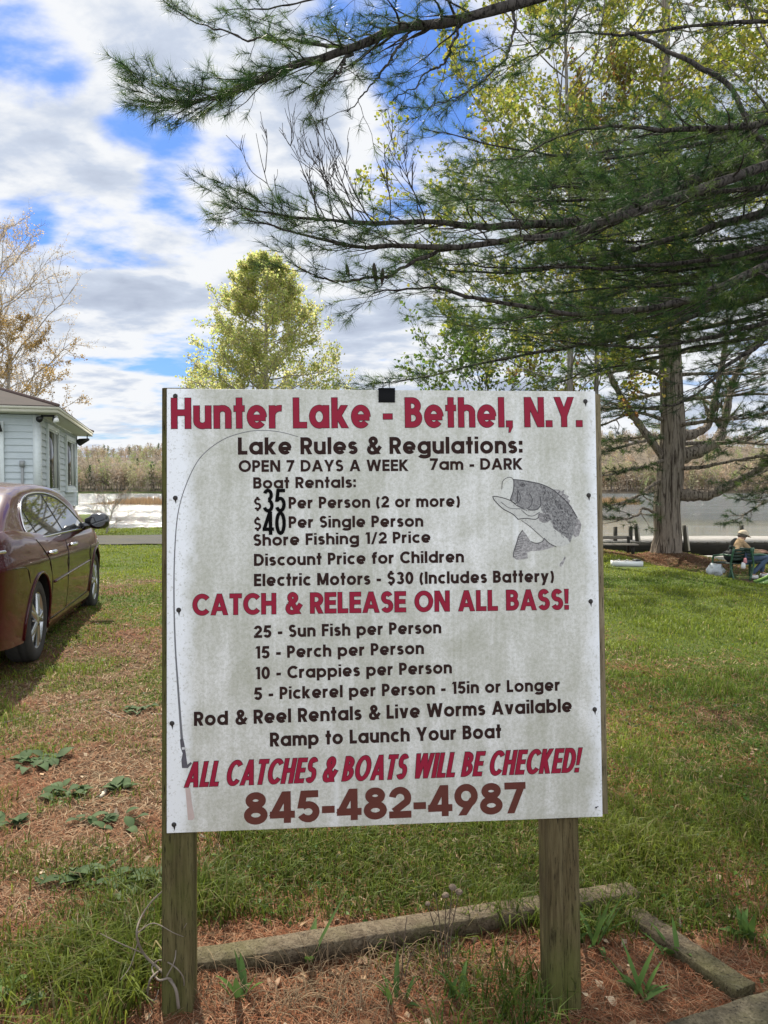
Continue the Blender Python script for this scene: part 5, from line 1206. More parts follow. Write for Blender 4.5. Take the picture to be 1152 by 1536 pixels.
# ---- broad-leaved trees
def leaf_tris(r, pos, dirs, size, cols, fold=.25):
    n = len(pos); d = unit(dirs + r.normal(size=(n, 3)) * .9); sd_ = unit(np.cross(d, r.normal(size=(n, 3)))); sz = size * r.uniform(.6, 1.3, (n, 1)); nn_ = np.cross(d, sd_)
    a = pos; tip = pos + d * sz; l_ = pos + d * sz * .5 + sd_ * sz * .42 + nn_ * sz * fold; q = pos + d * sz * .5 - sd_ * sz * .42 + nn_ * sz * fold
    v = np.stack([a, l_, tip, q], 1); b = np.arange(n)[:, None] * 4; t = np.concatenate([b + [0, 2, 1], b + [0, 3, 2]])
    c = np.array(cols)[r.integers(0, len(cols), n)] * r.uniform(.7, 1.3, (n, 1)); return v.reshape(-1, 3), t, np.repeat(c, 4, 0)
def broad_tree(loc, H, tr0, cb, shape, nl, label, leaf, cols, per, seed, n2=8, n3=6, lsz=.1, bk=None, up=.55, name='leafy_tree', lvar=.2, lean=(0, 0), clump=True, wmul=1.0, group=None):
    r = np.random.default_rng(seed); loc = np.array(loc, float); root = empty(name, loc, label, 'tree', group)
    B = {}; put = lambda pts, rad: B.setdefault(len(pts), [[], []]) and (B[len(pts)][0].append(pts), B[len(pts)][1].append(rad))
    q = np.linspace(0, 1, 14)[:, None]; tk = np.array([lean[0], lean[1], 1.]) * H * .97 * q + np.cumsum(r.normal(0, .004 * H, (14, 3)) * [1, 1, 0], 0) * q
    tk[0, 2] = -.3; tb = MB(); tb.tube(tk, tr0 * (1 - q[:, 0]) ** .85 + .012, 12); tb.build('trunk', bk or grey_bark, root, smooth=True)
    lp, ld, lc = [], [], []
    for k in range(nl):
        u = cb + (1 - cb) * (k + r.random() * .7) / nl; f = u * 13; i = min(int(f), 12); b = tk[i] + (tk[i + 1] - tk[i]) * (f - i); az = k * gold + r.normal(0, .35)
        ln = shape((u - cb) / (1 - cb)) * r.uniform(.95 - lvar, .95 + lvar); d = unit(np.array([math.cos(az), math.sin(az), up * r.uniform(.5, 1.5) + .45 * up * ((u - cb) / (1 - cb))]))
        s_ = np.linspace(0, 1, 8)[:, None]; lb = b + d * ln * s_ + UP * .14 * ln * s_ ** 2 + np.cumsum(r.normal(0, .022 * ln, (8, 3)), 0) * (s_ > 0)
        rb = max(.014, tr0 * .34 * (1 - u * .75)); put(lb, np.linspace(rb, .008, 8))
        ctone = r.uniform(.75, 1.25) if clump else r.uniform(.92, 1.08)
        for k2 in range(n2):
            f2 = (.22 + .78 * (k2 + r.random()) / n2) * 7; i2 = min(int(f2), 6); b2 = lb[i2] + (lb[i2 + 1] - lb[i2]) * (f2 - i2); t2 = unit(lb[i2 + 1] - lb[i2])
            d2 = unit(t2 * .75 + unit(r.normal(size=3)) * .85 + UP * .25); l2 = ln * r.uniform(.22, .5) * (1.1 - .5 * f2 / 7); s2 = np.linspace(0, 1, 5)[:, None]
            p2 = b2 + d2 * l2 * s2 + UP * .10 * l2 * s2 ** 2 + np.cumsum(r.normal(0, .03 * l2, (5, 3)), 0) * (s2 > 0); put(p2, np.linspace(max(.008, rb * .35), .004, 5))
            skip = clump and r.random() < .12
            for k3 in range(n3):
                f3 = (.2 + .8 * (k3 + r.random()) / n3) * 4; i3 = min(int(f3), 3); b3 = p2[i3] + (p2[i3 + 1] - p2[i3]) * (f3 - i3); d3 = unit(unit(p2[i3 + 1] - p2[i3]) * .8 + unit(r.normal(size=3)) * .9 + UP * .2)
                l3 = max(.15, l2 * r.uniform(.25, .55)); p3 = np.stack([b3, b3 + d3 * l3 * .55, b3 + d3 * l3 + UP * .06 * l3]); put(p3, np.array([.005, .0035, .002]))
                if skip: continue
                uu = r.random((per, 1)); lp.append(b3 + d3 * l3 * uu + r.normal(0, lsz * .7, (per, 3))); ld.append(np.broadcast_to(d3, (per, 3))); lc.append(np.full(per, ctone))
    wb = MB()
    for n_, (a, c_) in B.items(): v, qd = tubes(np.stack(a), np.stack(c_) * wmul, 6 if n_ == 8 else 3); wb.add(v, qd)
    wb.build('branches', bk or grey_bark, root)
    if lp:
        lp, ld, lc = np.concatenate(lp), np.concatenate(ld), np.concatenate(lc); v, t, c = leaf_tris(r, lp, ld, lsz, cols); g = MB(); g.add(v, tris=t, col=c * np.repeat(lc, 4)[:, None]); g.build('crown', leaf, root, cattr=True)
    return root
YG = [(.34, .34, .05), (.26, .30, .05), (.40, .36, .07), (.19, .25, .045)]
OL = [(.48, .52, .16), (.56, .55, .21), (.38, .46, .14), (.56, .50, .22)]
GR = [(.085, .15, .03), (.12, .18, .035), (.16, .20, .04)]
RU = [(.26, .13, .05), (.22, .17, .05), (.18, .19, .05)]
# conical tree behind the board
broad_tree(G(398, 801, 26) * [1, 1, 0] + [0, 0, .05], 8.5, .12, .36, lambda t: 2.6 * (1 - t) ** .66 + .10, 66, 'cone shaped olive green young tree rising behind the upper left of the board', leafo, OL, 8, 41, n2=10, n3=7, lsz=.072, lvar=.06, bk=tan_bark, clump=False, up=.22)
# bare tree with tan buds behind the house
broad_tree((-16.8, 33, 0), 12.4, .22, .16, lambda t: 4.4 * math.sin(math.pi * (.18 + .75 * t)) + .4, 34, 'nearly bare tree with tan buds standing behind the blue house', leafm, [(.46, .36, .22), (.42, .33, .24), (.50, .38, .20)], 6, 42, n2=11, n3=8, lsz=.06, up=.7, wmul=1.0, bk=tan_bark)
broad_tree((-15.2, 31.5, 0), 8.2, .16, .18, lambda t: 2.8 * math.sin(math.pi * (.2 + .7 * t)) + .3, 26, 'low golden budding tree peeping over the roof of the blue house', leafm, [(.42, .28, .08), (.36, .24, .09)], 9, 43, n2=9, n3=7, lsz=.07, up=.6, bk=tan_bark)
# maples at the right
broad_tree((3.5, 14.6, 0), 12.5, .06, .25, lambda t: 3.5 * math.sin(math.pi * (.22 + .70 * t)) + .3, 38, 'yellow green young maple just behind the board, its crown mixed into the pine limbs', leafm, YG, 16, 44, n2=8, n3=6, lsz=.078, up=.6)
broad_tree((8.6, 12.8, 0), 13.5, .25, .30, lambda t: 4.0 * math.sin(math.pi * (.22 + .70 * t)) + .3, 38, 'yellow leaved maple at the right edge rising above the bench', leafm, YG, 16, 45, n2=8, n3=6, lsz=.08, up=.6)
broad_tree((4.7, 17.2, 0), 10.5, .06, .30, lambda t: 2.3 * math.sin(math.pi * (.22 + .70 * t)) + .3, 30, 'slender maple with reddish new leaves between the board and the shore pine', leafm, RU + YG, 10, 46, n2=7, n3=6, lsz=.09, up=.7)
broad_tree((2.7, 19.5, 0), 4.9, .07, .30, lambda t: 2.4 * math.sin(math.pi * (.25 + .65 * t)) + .3, 24, 'small bright green tree showing just above the top edge of the board', leafm, GR, 4, 47, n2=7, n3=6, lsz=.11, up=.5)
# leafless shore sapling between car and board
broad_tree(G(158, 800, 26) * [1, 1, 0] + [0, 0, -.05], 1.15, .016, .12, lambda t: .75 * math.sin(math.pi * (.25 + .6 * t)) + .1, 14, 'little leafless sapling on the grassy bank before the lake', leafm, [(.3, .2, .12)], 1, 48, n2=6, n3=5, lsz=.03, up=.6, name='bare_sapling', lean=(.25, 0), wmul=.7, bk=tan_bark)
# dark conifers filling the right edge by the water
for k, (x_, y_, h_, lab) in enumerate([(11.6, 16.4, 11, 'dense dark pine at the right edge behind the person on the bench')]):
    lc_ = np.array([x_, y_, gz(x_, y_)]); root = empty('white_pine', lc_, lab, 'pine tree'); s = Spray(60 + k)
    for i in range(46):
        z = 1.6 + (h_ - 2) * i / 46; az = i * gold; ln = (3.8 - 3 * (z / h_)) * r2.uniform(.75, 1.1); d = np.array([math.cos(az), math.sin(az), 0])
        s.limb([lc_ + [0, 0, z] + d * ln * q + UP * ln * (.10 * q - .25 * q ** 2 + .12 * q ** 4) for q in np.linspace(0, 1, 5)], .045, .006, 1.0, t0=.2, **kw_)
    s.flush(2.2); g = s.needles(12, .14, .008, PINE, .8); g.v = [a - lc_ for a in g.v]; g.build('crown', ndl, root, cattr=True); s.w.v = [a - lc_ for a in s.w.v]; s.w.build('limbs', limb_bark, root)
    b = MB(); b.tube([(0, 0, -.3), (0, 0, 3), (0, 0, h_ - .3)], [.22, .16, .02], 12); b.build('trunk', pine_bark, root, smooth=True)
# ================================================================== SMALL THINGS ON THE GROUND
timw = wood('old_timber_wood', (.042, .030, .019), (.120, .092, .060), (.215, .178, .125), .40, (0, 0, 0), (30, 30, 30))
def timber(pa, pb, wd, ht, label, rad=None, mt=None):
    a, b_ = np.array(pa), np.array(pb); mid = (a + b_) / 2; n = 22; s_ = MB(); d = unit(b_ - a); sd_ = unit(np.cross(d, UP)); u = np.cross(sd_, d)
    sec = [(-.5, -.5), (-.5, .44), (-.46, .5), (.46, .5), (.5, .44), (.5, -.5)]; r = np.random.default_rng(int(abs(a[0] * 999)))
    V = []
    for k in range(n):
        q = k / (n - 1); p = a + (b_ - a) * q - mid; j = np.repeat(r.normal(0, .012, (3, 2)), 2, 0)
        if k in (0, n - 1): j += r.normal(0, .04, (6, 2))
        V += [p + sd_ * wd * (x_ + jj[0]) + u * ht * (z_ + jj[1] * .6) for (x_, z_), jj in zip(sec, j)]
    i = np.arange(n - 1)[:, None]; j = np.arange(6)[None]
    s_.add(V, np.stack([i * 6 + j, i * 6 + (j + 1) % 6, (i + 1) * 6 + (j + 1) % 6, (i + 1) * 6 + j], -1).reshape(-1, 4)); s_.poly_fan(V[:6]); s_.poly_fan(V[-6:])
    o = s_.build('border_timber', mt or timw, origin=None); o.location = mid
    bm = bmesh.new(); bm.from_mesh(o.data); bmesh.ops.recalc_face_normals(bm, faces=bm.faces); bm.to_mesh(o.data); bm.free()
    return tag(o, label, 'timber', 'timbers edging the bed under the board')
A_, B_ = G(290, 1462), G(940, 1352); timber(A_ + [0, .03, .012], B_ + [.03, .02, .016], .085, .055, 'long grey landscape timber running behind both posts of the board')
A_, B_ = G(930, 1372), G(1118, 1505); timber(A_ + [.03, -.03, .012], B_ + [0, 0, .022], .08, .055, 'grey border timber running from the long timber to the lower right corner')
A_, B_ = G(1000, 1600), G(1250, 1512); timber(A_ + [.0, 0, .02], B_ + [0, 0, .022], .12, .09, 'thick mossy timber end at the lower right corner of view', mt=wood('mossy_timber_wood', (.035, .030, .020), (.085, .072, .048), (.16, .14, .10), .6, (0, 0, 0), (26, 26, 26)))

weedm = M('weed_leaf'); weedm.leafy(weedm.mix(weedm.noise(14, 4), weedm.attr('tint'), (.055, .085, .04)), .25, .75); weedm = weedm.m
def leaf_mesh(g, base, az, ln, wd, rise, col, droop=.5, n=6, fold=.18):
    d = np.array([math.cos(az), math.sin(az), 0]); sd_ = np.array([-math.sin(az), math.cos(az), 0]); V = []
    for q in np.linspace(0, 1, n + 1):
        c = base + d * ln * q + UP * ln * (rise * q - droop * q * q); w_ = wd / 2 * (math.sin(math.pi * (.08 + .92 * q) ** .75)) if q < 1 else 0
        V += [c - sd_ * w_ + UP * w_ * fold * 2, c, c + sd_ * w_ + UP * w_ * fold * 2]
    i = np.arange(n)[:, None] * 3; g.add(V, np.concatenate([(i + [0, 1, 4, 3]), (i + [1, 2, 5, 4])]), col=col)
def weed(pxy, n, ln, seed, label, spread=.08, ratio=.62, cols=((.085, .135, .05), (.060, .105, .034), (.12, .165, .075))):
    r = random.Random(seed); p = G(*pxy); g = MB()
    n = int(n * 2.2)
    for k in range(n):
        az = r.uniform(0, 6.283); o_ = np.array([r.gauss(0, spread * .55), r.gauss(0, spread * .4), r.uniform(0, .02)]); l_ = ln * r.uniform(.45, 1.0)
        leaf_mesh(g, o_ + UP * .004, az, l_, l_ * ratio * r.uniform(.8, 1.15), r.uniform(.25, .75), np.array(cols[k % len(cols)]) * r.uniform(.8, 1.25), r.uniform(.25, .6))
    o = g.build('broadleaf_weed', weedm, smooth=True, cattr=True); o.location = p; return tag(o, label, 'weed', 'broad leaved weeds in the left foreground')
weed((205, 1066), 7, .085, 1, 'small broadleaf weed close beside the left post, highest of the weeds'); weed((60, 1146), 16, .10, 2, 'wide clump of grey green weed leaves near the left edge, above the others there', .13)
weed((98, 1196), 13, .09, 3, 'weed clump just below the widest clump at the left', .10); weed((172, 1186), 9, .085, 4, 'weed beside a short pale stick left of the post', .06)
weed((14, 1240), 6, .085, 5, 'weed with few leaves cut by the left edge of view', .05); weed((160, 1240), 11, .085, 6, 'broken row of weed leaves a little left of the post foot', .11)
weed((122, 1325), 13, .095, 7, 'dark leafy weed clump left of another clump, both at the post foot', .10); weed((205, 1330), 15, .10, 8, 'leafy weed clump growing right against the left post', .09)
weed((62, 1505), 2, .10, 9, 'weed of two large pale rounded leaves at the lower left corner', .02, .6, ((.20, .26, .14), (.13, .22, .07))); weed((8, 1490), 5, .10, 10, 'bright green weed leaves touching the lower left edge', .04, .5, ((.13, .23, .05),))
def sprout(pxy, n, ln, seed, label, wd=.017, cols=((.12, .22, .035), (.09, .17, .03))):
    r = random.Random(seed); p = G(*pxy); g = MB()
    for k in range(n if seed < 3 else n + 5):
        leaf_mesh(g, np.array([r.gauss(0, .018), r.gauss(0, .018), 0]) * (.15 if seed < 3 else 1), r.uniform(0, 6.283), ln * r.uniform(.45, .95), wd * r.uniform(.8, 1.2), r.uniform(.7, 2.4), np.array(cols[k % len(cols)]), r.uniform(.1, .7), 6, .3)
    o = g.build('lance_leaf_sprout', weedm, smooth=True, cattr=True); o.location = p; return tag(o, label, 'plant', 'green shoots around the timbers')
sprout((462, 1452), 4, .15, 1, 'single tall lance shaped green shoot before the long timber', .028); sprout((550, 1432), 3, .08, 2, 'short green shoot against the long timber, left of its knot')
sprout((590, 1500), 4, .07, 3, 'low green sprout in the dry grass between the posts'); sprout((690, 1500), 6, .09, 4, 'green sprout at the right end of the dry grass', .02); sprout((895, 1420), 7, .12, 5, 'green tuft of leaves right of the right post', .018)
sprout((845, 1350 + 60), 5, .1, 6, 'leafy shoot peeping out behind the right post', .018); sprout((1010, 1440), 8, .10, 7, 'shoots growing along the right border timber', .016); sprout((960, 1500), 9, .10, 8, 'leafy shoots inside the corner of the bed', .018)
sprout((1120, 1410), 8, .09, 9, 'broad green shoots right of the border timber', .024); sprout((360, 1500), 4, .08, 10, 'small shoot just right of the left post foot', .018)

dry = M('dry_grass'); dry.principled(dry.attr('tint'), .85, spec=.2); dry = dry.m
def tuft(pxy, n, ln, seed, label, spread=.06):
    r = np.random.default_rng(seed); p = G(*pxy); g = MB()
    for k in range(n):
        a = r.uniform(0, 6.283); d = np.array([math.cos(a), math.sin(a), 0]); l_ = ln * r.uniform(.5, 1.2); b = np.r_[r.normal(0, spread, 2), 0]; q = np.linspace(0, 1, 5)[:, None]
        le = r.uniform(.4, 1.3); pts = b + d * l_ * le * q ** 1.4 * .8 + UP * l_ * (q * (1.1 - .35 * le) - .55 * le * q ** 2.5); pts[:, 2] = np.maximum(pts[:, 2], .004)
        v, qd = tubes(pts[None], np.linspace(.0013, .0005, 5)[None], 3); g.add(v, qd, col=np.array([.24, .17, .10]) * r.uniform(.45, 1.35))
    o = g.build('dry_grass_tuft', dry, cattr=True); o.location = p; return tag(o, label, 'dry grass', 'dead grass tufts in the needle bed')
tuft((505, 1490), 150, .17, 1, 'fullest tuft of dead straw coloured grass, nearest the left post', .09); tuft((605, 1470), 130, .15, 2, 'tuft of dead grass in the middle of the needle bed', .08)
tuft((420, 1505), 90, .15, 3, 'thin dead grass tuft low beside the left post', .07); tuft((690, 1470), 70, .14, 4, 'dead grass tuft under the dry seed stalks', .06); tuft((320, 1490), 60, .12, 5, 'small tuft of dead grass touching the left post foot', .05)
stalk = flat('dry_stalk', (.085, .060, .042), .9, .3, 60)
def stalks(pxy, tops, seed, label):
    p = G(*pxy); g = MB(); r = random.Random(seed); parts = empty('seed_stalk', p, label, 'dead plant', 'dry seed stalks')
    for (dx, h_, hd) in tops:
        pts = catmull([np.array([dx * .2, 0, 0]), np.array([dx * .5, .01, h_ * .5]), np.array([dx, r.uniform(-.02, .02), h_])], 10); g.tube(pts, np.linspace(.0022, .0013, 10), 5)
        for q in (4, 6): 
            e_ = pts[q] + np.array([r.uniform(-.03, .03), .0, .035]); g.tube([pts[q], e_], [.001, .0007], 4)
    g.build('stem', stalk, parts)
    for (dx, h_, hd) in tops:
        if hd:
            b = MB(); bm = bmesh.new(); bmesh.ops.create_icosphere(bm, subdivisions=2, radius=hd)
            for v in bm.verts: v.co *= 1 + .35 * r.random(); v.co.z *= .8
            me = bpy.data.meshes.new('seed_head'); bm.to_mesh(me); bm.free(); o = link('seed_head', me, flat('seed_head_fluff', (.16, .12, .085), .95, .4, 300), parts); o.location = (dx, 0, h_ + hd * .5)
stalks((668, 1452), [(-.03, .23, .0), (.0, .225, .009), (.022, .25, .010), (.042, .235, .010), (-.055, .20, .007)], 2, 'brown dead stalks with round seed heads left of the right post')
stalks((600, 1480), [(-.02, .17, 0), (.02, .21, .0), (.05, .14, 0)], 3, 'thin dry stems without seed heads in the dead grass')
stick_m = flat('dead_stick', (.20, .165, .125), .9, .4, 40); pale_m = flat('peeled_stick', (.55, .48, .38), .8, .2, 40); dark_m = flat('dark_stick', (.07, .055, .042), .9, .4, 40)
def stick(pts, r0, r1, label, mt=stick_m, lift=.008):
    P3 = np.array([G(x_, y_) + [0, 0, lift + r0 + (l_ if l_ else 0)] for x_, y_, l_ in [(p + (0,))[:3] for p in pts]]); b = MB(); p = catmull(P3, 18) if len(P3) > 2 else np.linspace(P3[0], P3[1], 12)
    r = np.random.default_rng(len(label)); p[1:-1] += r.normal(0, r0 * .5, (len(p) - 2, 3)); b.tube(p, np.linspace(r0, r1, len(p)), 6); o = b.build('fallen_stick', mt, smooth=True, origin=p[0]); return tag(o, label, 'stick', 'sticks lying on the ground')
stick([(-10, 1092), (60, 1072), (145, 1049)], .005, .003, 'long thin brown stick pointing at the left edge below the car')
stick([(155, 1068), (185, 1081)], .005, .004, 'short grey stick left of the board near its middle'); stick([(152, 1200), (160, 1190)], .008, .008, 'stubby white cut stick beside a weed', pale_m)
stick([(146, 1456), (174, 1488)], .0035, .003, 'pale stick lying in the grass left of the post foot', pale_m); stick([(228, 1074), (244, 1074)], .004, .003, 'pale stick poking out behind the left post', pale_m)
stick([(300, 1258), (345, 1282), (400, 1305), (470, 1330)], .006, .002, 'brown stick slanting in the grass just under the board by the left post'); stick([(620, 1238), (690, 1254), (760, 1262)], .004, .002, 'brown twig in the grass under the middle of the board')
stick([(1013, 1326), (1017, 1360), (1020, 1396)], .006, .005, 'grey broken stick standing nearly upright right of the timber corner'); stick([(868, 1226), (906, 1240)], .007, .006, 'grey stick lying behind the lower right corner of the board')
stick([(940, 1392), (985, 1440), (1005, 1490)], .0025, .002, 'bent tan twig between the right post and the border timber'); stick([(540, 1440), (585, 1470), (620, 1510)], .002, .0015, 'thin pale stem fallen across the dead grass', pale_m)
stick([(1090, 1232), (1150, 1236)], .003, .002, 'thin straw coloured twig at the right edge', pale_m); stick([(905, 1010), (940, 1085), (960, 1090)], .004, .003, 'dark crooked stick on the lawn right of the board', dark_m)
stick([(565, 1290), (600, 1275), (640, 1250), (700, 1255)], .0035, .0015, 'branched thin twig in the grass under the board'); stick([(730, 1520), (755, 1495), (790, 1470)], .0025, .0015, 'tan dry stem left of the right post foot')
# grey vine at the left post
p0 = P(268, 1500, 2.15); b = MB()
for pts, r0 in (([(268, 1512), (262, 1480), (240, 1455), (215, 1430), (205, 1400), (215, 1370), (240, 1340), (290, 1305)], .0045), ([(268, 1512), (266, 1490), (255, 1468), (238, 1470), (228, 1452), (240, 1440), (262, 1450), (276, 1470), (272, 1500)], .0035),
                ([(240, 1455), (225, 1470), (222, 1495), (232, 1500), (238, 1485)], .003), ([(250, 1465), (262, 1440), (266, 1410), (280, 1385)], .0022), ([(205, 1400), (230, 1385), (262, 1400), (284, 1408)], .0018), ([(215, 1430), (180, 1415), (150, 1400)], .002), ([(208, 1410), (195, 1450), (180, 1470)], .002)):
    p = catmull([P(x_, y_, 2.10 + .03 * math.sin(x_)) - p0 for x_, y_ in pts], 40); b.tube(p, np.linspace(r0, r0 * .4, 40), 6)
o = b.build('bare_vine', flat('grey_vine', (.17, .14, .11), .9, .35, 60), smooth=True); o.location = p0; tag(o, 'tangled bare grey vine curling at the foot of the left post', 'vine')
# fallen dry leaves
lm = flat('dry_leaf', (.26, .16, .095), .8, .3, 60); r = random.Random(6)
for k, (q, lab) in enumerate([((1121, 1133), 'pale curled dry leaf on the lawn near the right edge'), ((330, 1250), 'brown dry leaf in the grass beside the stick at the left post'), ((555, 1455), 'large tan dry leaf just before the long timber'), ((410, 1490), 'dry leaf in the dead grass near the left post'), ((1118, 1335), 'brown dry leaf by the right edge above the border timber'), ((765, 1455), 'crumpled dry leaf left of the right post'), ((905, 968), 'rusty dry leaf on the lawn close to the board'), ((600, 1300), 'small grey dry leaf in the grass under the board')]):
    g = MB(); leaf_mesh(g, np.array([0, 0, .006]), r.uniform(0, 6.28), .055, .04, .5, (1, 1, 1), .6, 6, .5); o = g.build('dry_leaf', lm, smooth=True); o.location = G(*q); tag(o, lab, 'leaf', 'dry leaves on the ground')

# ================================================================== SHORE: dock, posts, benches, person
dockw = M('sunbleached_deck'); dockw.principled(dockw.ramp(dockw.noise(2.2, 5, .6, dockw.mapping((5, .6, 1))), [(.3, (.20, .19, .175)), (.7, (.34, .325, .30))]), .8); dockw = dockw.m
dk = flat('dark_dock_timber', (.03, .027, .022), .9, .4, 8)
D0 = np.array([6.0, 19.9, 0]); dock = empty('fishing_dock', D0, 'low grey wooden dock along the shore behind the pine and the bench', 'dock')
b = MB(); r2_ = random.Random(3)
for k in range(46):
    x_ = -.2 + k * .245; y0_ = 20.0 - .01 * k * 0; b.box((x_, 1.15 + r2_.uniform(-.02, .02), .075 + r2_.uniform(-.004, .004)), (.235, 2.3, .04))
b.build('deck', dockw, dock)
b = MB(); b.box((5.3, .03, -.09), (11.3, .06, .27)); b.build('face_beam', dk, dock); b = MB(); b.box((5.3, 2.28, -.25), (11.3, .06, .6)); b.build('back_beam', dk, dock)
b = MB(); b.box((5.3, 1.1, -.2), (11.0, 1.9, .4)); b.build('crib', dk, dock)
ml = MB(); pw = flat('dock_post_dark', (.055, .05, .04), .9, .4, 8); pwh = flat('dock_post_pale', (.55, .52, .46), .8, .2, 8)
for (xb, yb, xt, yt, d, lab, pale) in [(923, 830, 923, 790, 20.2, 'dark thin mooring post, leftmost beside the grey bench', 0), (946, 818, 946, 790, 20.6, 'short dark mooring post on the dock corner between two others', 0), (957, 822, 953.5, 786, 20.0, 'leaning mooring post with pale side on the dock just left of the pine', 1), (1030, 826, 1026, 788, 19.8, 'leaning mooring post with pale side just right of the pine trunk', 1), (1114, 818, 1112, 788, 20.4, 'dark mooring post behind the seated person', 0)]:
    a, c_ = P(xb, yb, d), P(xt, yt, d); root = empty('mooring_post', a, lab, 'post', 'mooring posts along the dock'); b = MB(); b.tube([a * 0, c_ - a], .055, 8); b.build('shaft', pw, root)
    if pale: b = MB(); b.beam([.05, -.035, 0], c_ - a + [.05, -.035, -.01], .045, .03, (0, 1, 0)); b.build('pale_strip', pwh, root)
# low stone kerb at the waterline
ston = M('shore_concrete'); ston.principled(ston.ramp(ston.noise(3, 5), [(.3, (.30, .28, .25)), (.7, (.5, .48, .44))]), .9)
b = MB(); b.box((0, 0, 0), (3.2, .3, .14)); o = b.build('shore_kerb', ston.m, bevel=.03); o.location = P(1062, 838, 19.2) * [1, 1, 1]; o.rotation_euler = (0, 0, -.05); tag(o, 'pale concrete kerb lying before the dock right of the pine', 'kerb')
# weathered bench at the left of the pine
gw = flat('grey_bench_wood', (.22, .20, .17), .85, .3, 8); WBp = P(924, 832, 17.9); WBp[2] = gz(WBp[0], WBp[1]); bench = empty('park_bench', WBp, 'low weathered grey bench on the shore just right of the board', 'bench')
b = MB()
for k in range(3): b.box((0, -.12 + k * .13, .215), (.95, .11, .03))
b.build('seat', gw, bench); b = MB(); b.box((.0, .24, .36), (.80, .03, .075)); b.build('backrest', gw, bench)
for x_ in (-.36, .36):
    b = MB(); b.box((x_, -.10, .10), (.06, .06, .20)); b.build('leg', dk, bench); b = MB(); b.box((x_, .235, .19), (.06, .05, .38)); b.build('leg', dk, bench)
# white slatted tray on the lawn
wp = flat('white_plastic', (.72, .73, .72), .4, .06, 10); TPp = G(940, 849, 16); tray = empty('plastic_tray', TPp, 'white slatted plastic tray lying on the grass left of the pine', 'tray', rz=-.10)
b = MB(); b.box((0, -.10, .05), (.52, .015, .09)); b.box((0, .10, .05), (.52, .015, .09)); b.box((-.26, 0, .05), (.015, .21, .09)); b.box((.26, 0, .05), (.015, .21, .09)); b.box((0, 0, .012), (.5, .19, .012)); b.build('frame', wp, tray)
b = MB(); 
for k in range(7): b.box((-.22 + k * .074, -.02, .095 + .018 * (k % 2)), (.03, .16, .014), rotz(.3 * (-1) ** k))
b.build('slat', gw, tray); b = MB(); b.box((.17, -.02, .10), (.10, .12, .05), rotz(.4)); b.build('dark_insert', flat('black_rubber', (.02, .02, .02), .6), tray)

# green patio chairs
gm = flat('green_metal', (.035, .105, .055), .4, .15, 20); gd = flat('dark_green_slats', (.012, .035, .022), .5, .2, 20)
def chair(loc, rz, label):
    root = empty('patio_chair', loc, label, 'chair', 'green chairs by the water', rz)
    b = MB()
    for k in range(5): b.box((0, -.18 + k * .095, .33), (.46, .08, .018))
    b.build('seat', gd, root); b = MB()
    for k in range(4): b.box((0, -.245 - k * .018, .42 + k * .062), (.46, .016, .048))
    b.build('backrest', gd, root)
    for sg in (-1, 1):
        b = MB(); b.tube(catmull([(sg * .25, -.33, .0), (sg * .25, -.26, .20), (sg * .25, -.24, .34), (sg * .25, -.31, .64)], 16), .019, 8); b.build('leg', gm, root, smooth=True)
        b = MB(); b.tube(catmull([(sg * .25, .26, .0), (sg * .25, .24, .2), (sg * .25, .245, .34), (sg * .25, .22, .46)], 12), .019, 8); b.build('leg', gm, root, smooth=True)
        b = MB(); b.tube(catmull([(sg * .25, -.27, .50), (sg * .26, -.05, .50), (sg * .255, .22, .46)], 12), .02, 8); b.build('armrest', gm, root, smooth=True)
    return root
FP = P(1120, 869, 15.2); BX = 15.4; BP = P(1097, 863, BX); BP[2] = gz(BP[0], BP[1]); chair(BP, .35, 'green slatted metal chair holding a dark bag, left of the seated person')
CP = FP + np.array([.17, .05, 0]); ch2 = chair(CP + [.0, .12, .0], -1.15, 'green metal chair under the hunched person')
# dark bag on the chair with a pale pink cloth
def blob(name, mt, loc, sc, seed, amp=.18, parent=None, sub=3):
    r = np.random.default_rng(seed); bm = bmesh.new(); bmesh.ops.create_icosphere(bm, subdivisions=sub, radius=1); 
    from mathutils import noise as mn
    for v in bm.verts:
        n_ = mn.noise(v.co * 1.7 + Vector((seed, 0, 0))) + .5 * mn.noise(v.co * 4 + Vector((0, seed, 0))); v.co *= 1 + amp * n_; v.co = Vector((v.co.x * sc[0], v.co.y * sc[1], max(v.co.z * sc[2], -sc[2] * .75)))
    me = bpy.data.meshes.new(name); bm.to_mesh(me); bm.free(); o = link(name, me, mt, parent, True); o.location = loc; return o
cloth = flat('dark_bag_cloth', (.016, .017, .019), .8, .3, 20)
root = empty('duffel_bag', BP + [.06, .03, .35], 'dark cloth bag slumped on the green chair', 'bag'); blob('bag_body', cloth, (0, 0, .11), (.22, .17, .15), 3, .2, root); b = MB(); b.tube(catmull([(-.13, .0, .20), (-.08, -.03, .30), (.06, -.03, .30), (.12, 0, .20)], 14), .012, 6); b.build('strap', cloth, root, smooth=True)
o = blob('jacket_bundle', flat('charcoal_jacket', (.022, .025, .026), .9, .3, 20), P(1106, 822, 15.75), (.17, .12, .20), 9, .22); tag(o, 'charcoal jacket bundled behind the seated person', 'jacket')
root = empty('cloth_bundle', P(1115, 845, 14.9), 'small white and pink cloth hanging behind the seated person', 'cloth'); blob('white_cloth', flat('white_cloth', (.75, .74, .74), .8), (0, 0, -.05), (.045, .04, .075), 5, .2, root, 2); blob('pink_cloth', flat('pink_cloth', (.62, .25, .27), .8), (.035, 0, .045), (.035, .035, .06), 6, .2, root, 2)
bagm = M('white_bag_plastic'); bagm.leafy((.66, .70, .72), .25, .35)
